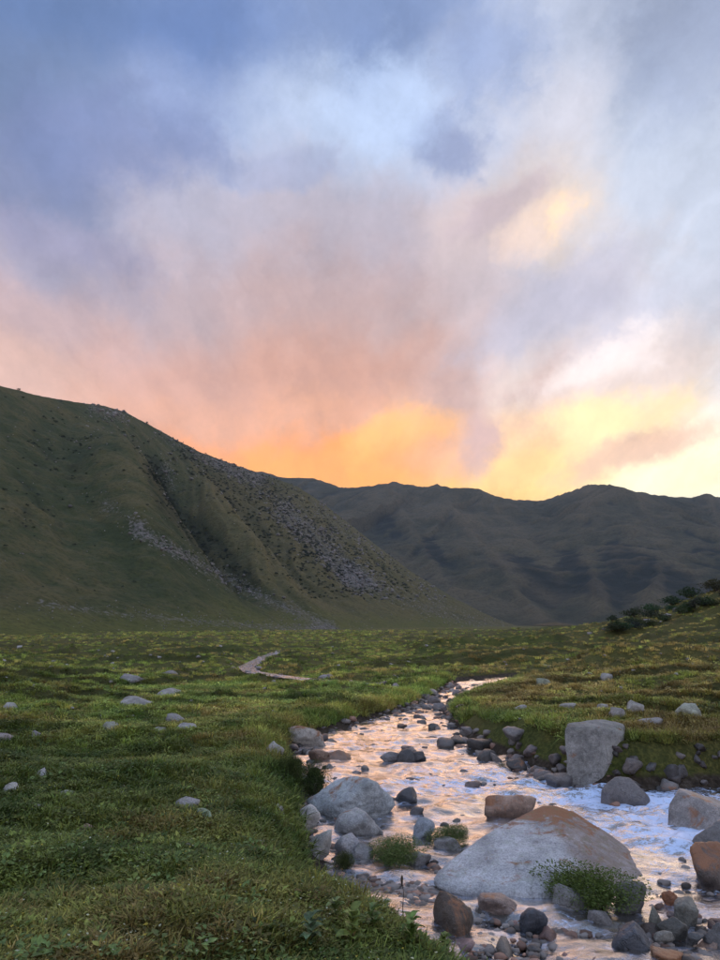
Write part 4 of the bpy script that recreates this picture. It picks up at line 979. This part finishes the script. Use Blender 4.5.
# longer grass hanging over the bank rims
pts = []
for A, n, off in ((LWa, 2600, np.array([-0.55, 0])), (RWa, 4500, np.array([0.15, 0.45]))):
    for p in edge_points(A, n, 4, 36, 0.26, off): pts.append(p)
pts = np.array(pts); sd = stream_sd(pts)[0]; rs = pts[:, 0] > np.interp(pts[:, 1], [0, 8, 12, 14, 18, 24, 30, 36], [8, 6.2, 4.2, 2.6, 1.0, 1.8, 3.2, 8]); pts = pts[(sd > np.where(rs & (pts[:, 1] < 20), 0.55, 0.22)) & (sd < 1.3)]
z = H(pts[:, 0], pts[:, 1])
scatter('bank_grass', np.c_[pts, z-0.01], rng.uniform(0, 6.28, len(pts)), rng.uniform(0.5, 1.15, len(pts))*np.clip(far_scale(pts[:, 1]), 0.8, 1.5), tints(pts[:, 0], pts[:, 1], rng, 0.1)*1.1, LONG, tilt=rng.normal(0, 0.35, (len(pts), 2)), label='long grass hanging over the rims of both banks')
# larger pale leaves here and there in the near turf
x, y, z, sd = meadow_points(4200, 3.0, 14)
k = fbm(x/0.9+50, y/0.9, oct=2) > 0.1; x, y, z = x[k], y[k], z[k]
BIGL = [proto('leafy_clump', herb(80+i, 14, 0.055, 0.10, 0.10, 0.6), LEAF) for i in range(3)]
scatter('leafy_herbs', np.stack([x, y, z], 1), rng.uniform(0, 6.28, len(x)), rng.uniform(0.6, 1.2, len(x)), np.array([[0.105, 0.165, 0.050]])*rng.uniform(0.6, 1.7, len(x))[:, None]*np.array([[1, 1, 1]]), BIGL, tilt=rng.normal(0, 0.2, (len(x), 2)), label='broader pale leaves dotted through the near turf')
# tiny flower heads
x, y, z, sd = meadow_points(1500, 3.2, 18)
fl = np.where(rng.random(len(x))[:, None] < 0.55, np.array([[0.38, 0.42, 0.30]]), np.array([[0.34, 0.29, 0.04]]))
FLW = [proto('flower_heads', herb(60+i, 5, 0.016, 0.08, 0.16, 0.9), LEAF) for i in range(2)]
scatter('flowers', np.stack([x, y, z+0.03], 1), rng.uniform(0, 6.28, len(x)), rng.uniform(0.6, 1.2, len(x)), fl, FLW, label='tiny white and yellow flowers in the near meadow')
# gravel of the stream bed and shores
PEB = [proto('pebble', mesh_np('pebble', *rock_shape(300+i, 1 if i < 3 else 2, 8, 10, 0.08)), TROCK) for i in range(5)]
pp = []
for k in range(6400):
    if k < 2600: w = px_water(rng.uniform(325, 760), rng.uniform(850, 1010))
    elif k < 4000: w = px_water(rng.uniform(285, 620), rng.uniform(715, 860))
    elif k < 5200: w = px_water(rng.uniform(380, 520), rng.uniform(684, 720))
    else: w = px_water(rng.uniform(330, 440), rng.uniform(845, 925))
    pp.append(w)
pp = np.array(pp); sd = stream_sd(pp)[0]; edge = np.exp(-np.abs(sd)/0.5)
nearf = sstep(pp[:, 1], 10, 7.6)*sstep(pp[:, 0], 6.5, 3.5)*(1+0.9*sstep(pp[:, 0], 1.3, 0.8))
k = (sd < 0.25) & (rng.random(len(pp)) < np.clip(edge+nearf*0.4+0.03, 0, 1)); pp, sd = pp[k], sd[k]
sz = rng.uniform(0.02, 0.075, len(pp))*np.clip(pp[:, 1]/9, 0.8, 2.2)
hz = np.maximum(H(pp[:, 0], pp[:, 1]), zw(pp[:, 1])-0.03)
tt = rng.uniform(0.05, 0.24, len(pp))[:, None]*np.array([[1.0, 0.93, 0.9]]); tt[rng.random(len(pp)) < 0.25] *= np.array([1.25, 0.8, 0.62])
scatter('gravel', np.c_[pp, hz], rng.uniform(0, 6.28, len(pp)), np.c_[sz, sz*rng.uniform(.7, 1, len(sz)), sz*0.6], tt, PEB, label='wet gravel and pebbles in the shallows and along the shores')

# ------------------------------------------------------------------ stones and scrub on the hillside
def hill_scatter():
    V, px, py, rock, dark = HILL
    Vf, pxf, pyf, rf, df = V.reshape(-1, 3), px.ravel(), py.ravel(), rock.ravel(), dark.ravel()
    dist = np.hypot(Vf[:, 0], Vf[:, 1])
    # area weight so the stones are even on the ground
    e1 = np.gradient(V, axis=0); e2 = np.gradient(V, axis=1); ar = np.linalg.norm(np.cross(e1, e2), axis=-1).ravel()
    seen = (pxf > -60) & (pxf < 560) & (pyf > 380) & (pyf < 640)
    foot = np.exp(-((pyf-(606+0.085*pxf))/9)**2)*(pxf < 380)
    for nm, n, wgt, lo, hi, tn, pr, lab in (
        ('hill_stones', 9000, ar*(np.clip(rf, 0, 1)**2*np.where(pxf < 300, 1.0, 0.55)+0.3*foot+0.008)*seen/dist, 0.25, 1.2, (0.185, 0.185, 0.175), PEB, 'countless pale stones and scree strewn over the hillside'),
        ('hill_outcrops', 1300, ar*(np.clip(rf, 0, 1)**2)*seen*(pyf < 600)/dist, 1.2, 3.6, (0.13, 0.125, 0.12), PEB, 'rough grey rock outcrops along the hillside ridge'),
        ('hill_scrub', 5200, ar*(df**2+0.02)*seen*(pyf < 600), 1.2, 3.6, (0.020, 0.030, 0.014), SCRUB, 'dark low scrub in the gullies of the hillside')):
        w = wgt/wgt.sum(); i = rng.choice(len(w), n, p=w)
        p = Vf[i]+rng.normal(0, 1.2, (n, 3))*np.array([1, 1, 0])
        s = rng.uniform(lo, hi, n)**1.0*np.clip(dist[i]/500, 0.45, 1.5)*0.5
        t = np.array([tn])*rng.uniform(0.6, 1.35, n)[:, None]
        scatter(nm, p, rng.uniform(0, 6.28, n), np.c_[s, s*rng.uniform(0.7, 1, n), s*0.75], t, pr, label=lab)
def leaf_ball(seed, n, leaf, flat=0.6, reach=(0.25, 0.75), puff=0.34):
    g = np.random.default_rng(seed); c = g.normal(size=(14, 3)); c /= np.linalg.norm(c, axis=1)[:, None]; c *= g.uniform(*reach, 14)[:, None]; c[:, 2] = np.abs(c[:, 2])*flat
    V, F = [], []
    for i in range(n):
        q = c[g.integers(14)]; v = g.normal(size=3); v /= np.linalg.norm(v); p = q+v*g.uniform(0.2, 1)**0.4*puff*np.array([1, 1, flat])
        o = v+g.normal(size=3)*0.7; o /= np.linalg.norm(o); s = np.cross(o, g.normal(size=3)); s /= np.linalg.norm(s)
        L = leaf*g.uniform(0.6, 1.4); k = len(V)
        V += [p, p+o*L*0.5+s*L*0.3, p+o*L, p+o*L*0.5-s*L*0.3]; F.append((k, k+1, k+2, k+3))
    V = np.array(V); V[:, 2] -= V[:, 2].min()+0.05
    return V, np.array(F)
SCRUB = [proto('scrub', mesh_np('scrub', *leaf_ball(400+i, 150, 0.3), smooth=False), LEAF) for i in range(3)]
hill_scatter()

# ------------------------------------------------------------------ shrubs, plants
def mat_foliage():
    m, T, p = new_mat('shrub_leaf')
    oi = T.node('ShaderNodeObjectInfo'); pos = T.node('ShaderNodeNewGeometry').outputs['Position']
    n = T.noise(pos, 18, 4, 0.7)
    c = T.vm('SCALE', oi.outputs['Color'], scale=T.step(n, 0.3, 0.7, 0.5, 1.6))
    T.l.new(c, p.inputs['Base Color']); p.inputs['Roughness'].default_value = 0.55; p.inputs['Specular IOR Level'].default_value = 0.3
    tr = T.node('ShaderNodeBsdfTranslucent'); T.l.new(c, tr.inputs[0]); mx = T.node('ShaderNodeMixShader'); mx.inputs[0].default_value = 0.25
    T.l.new(p.outputs[0], mx.inputs[1]); T.l.new(tr.outputs[0], mx.inputs[2]); T.l.new(mx.outputs[0], T.n['Material Output'].inputs[0])
    return m
FOL = mat_foliage()
def mat_plain(name, c, r=0.8):
    m, T, p = new_mat(name); pos = T.node('ShaderNodeNewGeometry').outputs['Position']
    T.l.new(T.mix(T.noise(pos, 25, 4, 0.6), tuple(v*0.5 for v in c), tuple(v*1.4 for v in c)), p.inputs['Base Color']); p.inputs['Roughness'].default_value = r
    return m
BARK = mat_plain('twig_bark', (0.05, 0.034, 0.022))
def tube(path, rad):
    path = np.array(path, float); V, F = [], []; m = 5
    for i, p in enumerate(path):
        r = rad*(1-0.75*i/(len(path)-1))
        for k in range(m): V.append(p+r*np.array([math.cos(k*6.283/m), math.sin(k*6.283/m), 0]))
    for i in range(len(path)-1):
        for k in range(m): F.append((i*m+k, i*m+(k+1) % m, (i+1)*m+(k+1) % m, (i+1)*m+k))
    return V, F
def twigs(seed, n, rad):
    g = np.random.default_rng(seed); V, F = [], []
    for i in range(n):
        a = g.uniform(0, 6.28); e = np.array([math.cos(a)*g.uniform(.3, .85), math.sin(a)*g.uniform(.3, .85), g.uniform(.25, .5)])
        pa = [np.zeros(3)-[0, 0, .05], e*0.35+[0, 0, .08], e*0.7+g.normal(size=3)*.05, e]
        v, f = tube(pa, rad); k = len(V); V += v; F += [tuple(q+k for q in ff) for ff in f]
    return mesh_np('stem', np.array(V), np.array(F))
def shrub(name, loc, size, col, label, cat, group, fol, stem):
    e = bpy.data.objects.new(name, None); COL.objects.link(e); e.location = loc; e.scale = size; e.rotation_euler = (0, 0, random.uniform(0, 6.28)); e.empty_display_size = 0.1
    props(e, label=label, cat=cat, group=group)
    a = add('foliage', fol, FOL, parent=e); a.color = (*col, 1)
    add('stem', stem, BARK, parent=e)
    return e
STEMS = [twigs(500+i, 7, 0.02) for i in range(2)]
JUN = [mesh_np('foliage', *leaf_ball(420+i, 900, 0.11), smooth=False) for i in range(3)]
BUSH = [mesh_np('foliage', *leaf_ball(440+i, 13000, 0.036, 0.8, (0.1, 0.55), 0.42), smooth=False) for i in range(3)]
JP = [((716, 591, 34), 'wide dark juniper at the top of the right shoulder'), ((692, 598, 30), 'dark juniper just below the topmost juniper on the shoulder'), ((708, 606, 26), 'low dark juniper under the topmost junipers'), ((672, 605, 26), 'dark rounded juniper midway down the shoulder line'),
      ((686, 613, 20), 'small dark juniper in front of the midway juniper'), ((652, 610, 24), 'spreading dark juniper beside pale rocks on the shoulder'), ((634, 617, 26), 'long flat dark juniper low on the shoulder'), ((612, 621, 16), 'small dark juniper at the low end of the juniper patch'),
      ((660, 620, 16), 'little dark juniper near the pale shoulder rocks'), ((642, 604, 9), 'tiny dark bush on the shoulder skyline'), ((612, 611, 7), 'lone tiny bush on the lower shoulder skyline'), ((632, 609, 6), 'tiny round bush on the skyline between the lone bush and junipers'),
      ((730, 600, 30), 'dark juniper crowding the upper shoulder'), ((700, 590, 18), 'dark juniper crest on the shoulder skyline')]
JL = ['smaller dark juniper filling a gap in the juniper patch on the right shoulder']
for q in range(20):
    t_ = random.random(); JP.append(((612+t_*112+random.uniform(-6, 6), 625-t_*30+random.uniform(-2, 12), random.uniform(13, 26)), JL[0]))
for i, ((px, py, w), lb) in enumerate(JP):
    g = ground_hit(px, py, 260); s_ = w/FPX*g[1]*0.62
    shrub('juniper', tuple(g-[0, 0, 0.05]), (s_, s_*0.8, s_*0.75), tuple(v_*random.uniform(0.7, 1.8) for v_ in (0.026, 0.040, 0.018)), lb, 'shrub', 'junipers on the right shoulder', JUN[i % 3], STEMS[i % 2])
SP = [(600, 603, 5), (652, 607, 8), (668, 617, 7), (648, 624, 8), (636, 623, 6), (620, 628, 7), (690, 607, 6), (676, 611, 7), (604, 632, 5), (590, 634, 5), (706, 599, 5), (660, 626, 5), (612, 630, 4), (655, 615, 4)]
for px, py, w in SP:
    g = ground_hit(px, py, 260)
    small_stone('field_stone', g[0], g[1], g[2], w/FPX*g[1], False, rtone(0.26, 0.36), 'among the junipers on the right shoulder', 'pale rocks among the junipers', 0.6)
def near_shrub(px, base, w, h, col, label, i, cat='shrub', deep=0.7):
    g = ground_hit(px, base); k = w/FPX*g[1]; hh = h/FPX*g[1]
    shrub('low_shrub', (g[0], g[1]+0.25*k*deep, g[2]), (k*0.6, k*0.6*deep, hh*1.05), col, label, cat, None, BUSH[i % 3], STEMS[i % 2])
near_shrub(600, 916, 124, 38, (0.085, 0.130, 0.030), 'leafy green shrub growing between two rounded stones in front of the largest boulder', 0, deep=0.6)
near_shrub(398, 866, 98, 18, (0.075, 0.125, 0.028), 'flat green plant mat among the stones beside the shallow side channel', 1, 'plant')
near_shrub(452, 848, 64, 16, (0.075, 0.120, 0.028), 'small green plant clump against the back edge of the largest boulder', 2, 'plant')
near_shrub(312, 800, 36, 36, (0.040, 0.070, 0.018), 'dark green bush overhanging the rounded boulder on the left bank', 0)
near_shrub(290, 786, 34, 30, (0.050, 0.075, 0.020), 'olive green bush on the rim of the left bank', 1)
near_shrub(345, 872, 26, 16, (0.060, 0.080, 0.022), 'small herb clump below the upright grey bank stone', 2, 'plant')
# broad-leaved plants on the rim of the left bank, each leaf its own piece
def leaf_mesh(seed):
    g = np.random.default_rng(seed); V, F = [], []; n = 7
    for i in range(n):
        t = i/(n-1); w = 0.42*math.sin(math.pi*min(t*0.96+0.04, 1))**0.8*(1-0.25*t); z = 0.30*math.sin(t*2.2)-0.25*t*t
        for q in (-1, -0.5, 0, 0.5, 1): V.append((t, q*w*0.85, z+0.10*abs(q)+0.02*math.sin(9*t+q*3)))
    me = mesh_np('leaf', np.array(V), grid_faces(n, 5)); me.materials.append(FOL); return me
LEAVES = [leaf_mesh(i) for i in range(2)]
BL = [((352, 948), 'broad-leaved herb with yellowing leaf on the left bank rim', (0.11, 0.15, 0.04), 1.2), ((372, 936), 'broad-leaved dark green herb beside the dry dock stalk', (0.06, 0.10, 0.03), 1.0), ((335, 925), 'pale green broad-leaved herb in the rim turf', (0.10, 0.14, 0.05), 0.9),
      ((412, 950), 'dense broad-leaved herb at the outer rim of the left bank', (0.07, 0.12, 0.03), 1.1), ((445, 955), 'low broad-leaved herb next to the dark brown mossy boulder', (0.08, 0.12, 0.03), 0.9), ((386, 914), 'small broad-leaved herb with whitish leaves above the side channel', (0.20, 0.24, 0.17), 0.7), ((310, 950), 'bluish green broad-leaved herb in the meadow by the left rim', (0.06, 0.10, 0.05), 1.0)]
for i, ((px, py), lb, col, sz) in enumerate(BL):
    g = ground_hit(px, py)
    e = bpy.data.objects.new('broadleaf_herb', None); COL.objects.link(e); e.location = tuple(g); e.empty_display_size = 0.05
    props(e, label=lb, cat='plant', group='broad-leaved herbs on the left bank')
    v, f = tube([(0, 0, -.03), (0.005, 0, .06), (0, 0.01, .16*sz)], 0.006); add('stem', mesh_np('stem', np.array(v), np.array(f)), BARK, parent=e)
    for k in range(17):
        l = bpy.data.objects.new('leaf', LEAVES[k % 2]); COL.objects.link(l); l.parent = e
        L = random.uniform(0.055, 0.10)*sz; l.scale = (L, L, L); a = k*2.4+random.uniform(-.3, .3)
        l.location = (0, 0, (0.02+0.008*k)*sz); l.rotation_euler = (random.uniform(-.3, .3), random.uniform(-0.7, 0.1), a)
        v = random.uniform(0.9, 1.9); cc = (0.26, 0.22, 0.05) if (i == 0 and k == 3) else tuple(q*v for q in col); l.color = (*cc, 1)
g = ground_hit(404, 926)
e = bpy.data.objects.new('dock_stalk', None); COL.objects.link(e); e.location = tuple(g); e.empty_display_size = 0.05
props(e, label='thin dry brown dock stalk standing on the left bank rim', cat='plant')
v, f = tube([(0, 0, -.03), (-.01, 0, .14), (.0, 0, .28), (-.02, 0, .40)], 0.006); add('stalk', mesh_np('stalk', np.array(v), np.array(f)), BARK, parent=e)
Vs, Fs = rock_shape(77, 2, 6, 12, 0.25); add('seed_head', mesh_np('seed_head', Vs*np.array([.012, .012, .05])+np.array([-.015, 0, .38]), Fs), BARK, parent=e)

# ------------------------------------------------------------------ air of the valley
def build_haze():
    lo, hi = np.full(3, 1e9), np.full(3, -1e9)
    for o in COL.objects:
        if o.type == 'MESH' and o.get('kind') == 'structure':
            a = np.empty(len(o.data.vertices)*3, np.float32); o.data.vertices.foreach_get('co', a); a = a.reshape(-1, 3); lo = np.minimum(lo, a.min(0)); hi = np.maximum(hi, a.max(0))
    lo -= np.array([30, 30, 1.0]); hi += np.array([30, 30, 12])
    V = np.array([(x, y, z) for z in (lo[2], hi[2]) for y in (lo[1], hi[1]) for x in (lo[0], hi[0])])
    F = np.array([(0, 2, 3, 1), (4, 5, 7, 6), (0, 1, 5, 4), (2, 6, 7, 3), (0, 4, 6, 2), (1, 3, 7, 5)])
    m = bpy.data.materials.new('valley_haze'); m.use_nodes = True; T = NT(m.node_tree); T.n.clear()
    out = T.node('ShaderNodeOutputMaterial'); v = T.node('ShaderNodeVolumePrincipled'); T.l.new(v.outputs[0], out.inputs['Volume'])
    v.inputs['Color'].default_value = (0.60, 0.76, 1.0, 1); v.inputs['Density'].default_value = 0.00005; v.inputs['Anisotropy'].default_value = 0.0
    add('haze', mesh_np('haze', V, F, smooth=False), m, kind='stuff', label='thin blue evening haze filling the valley')
build_haze()
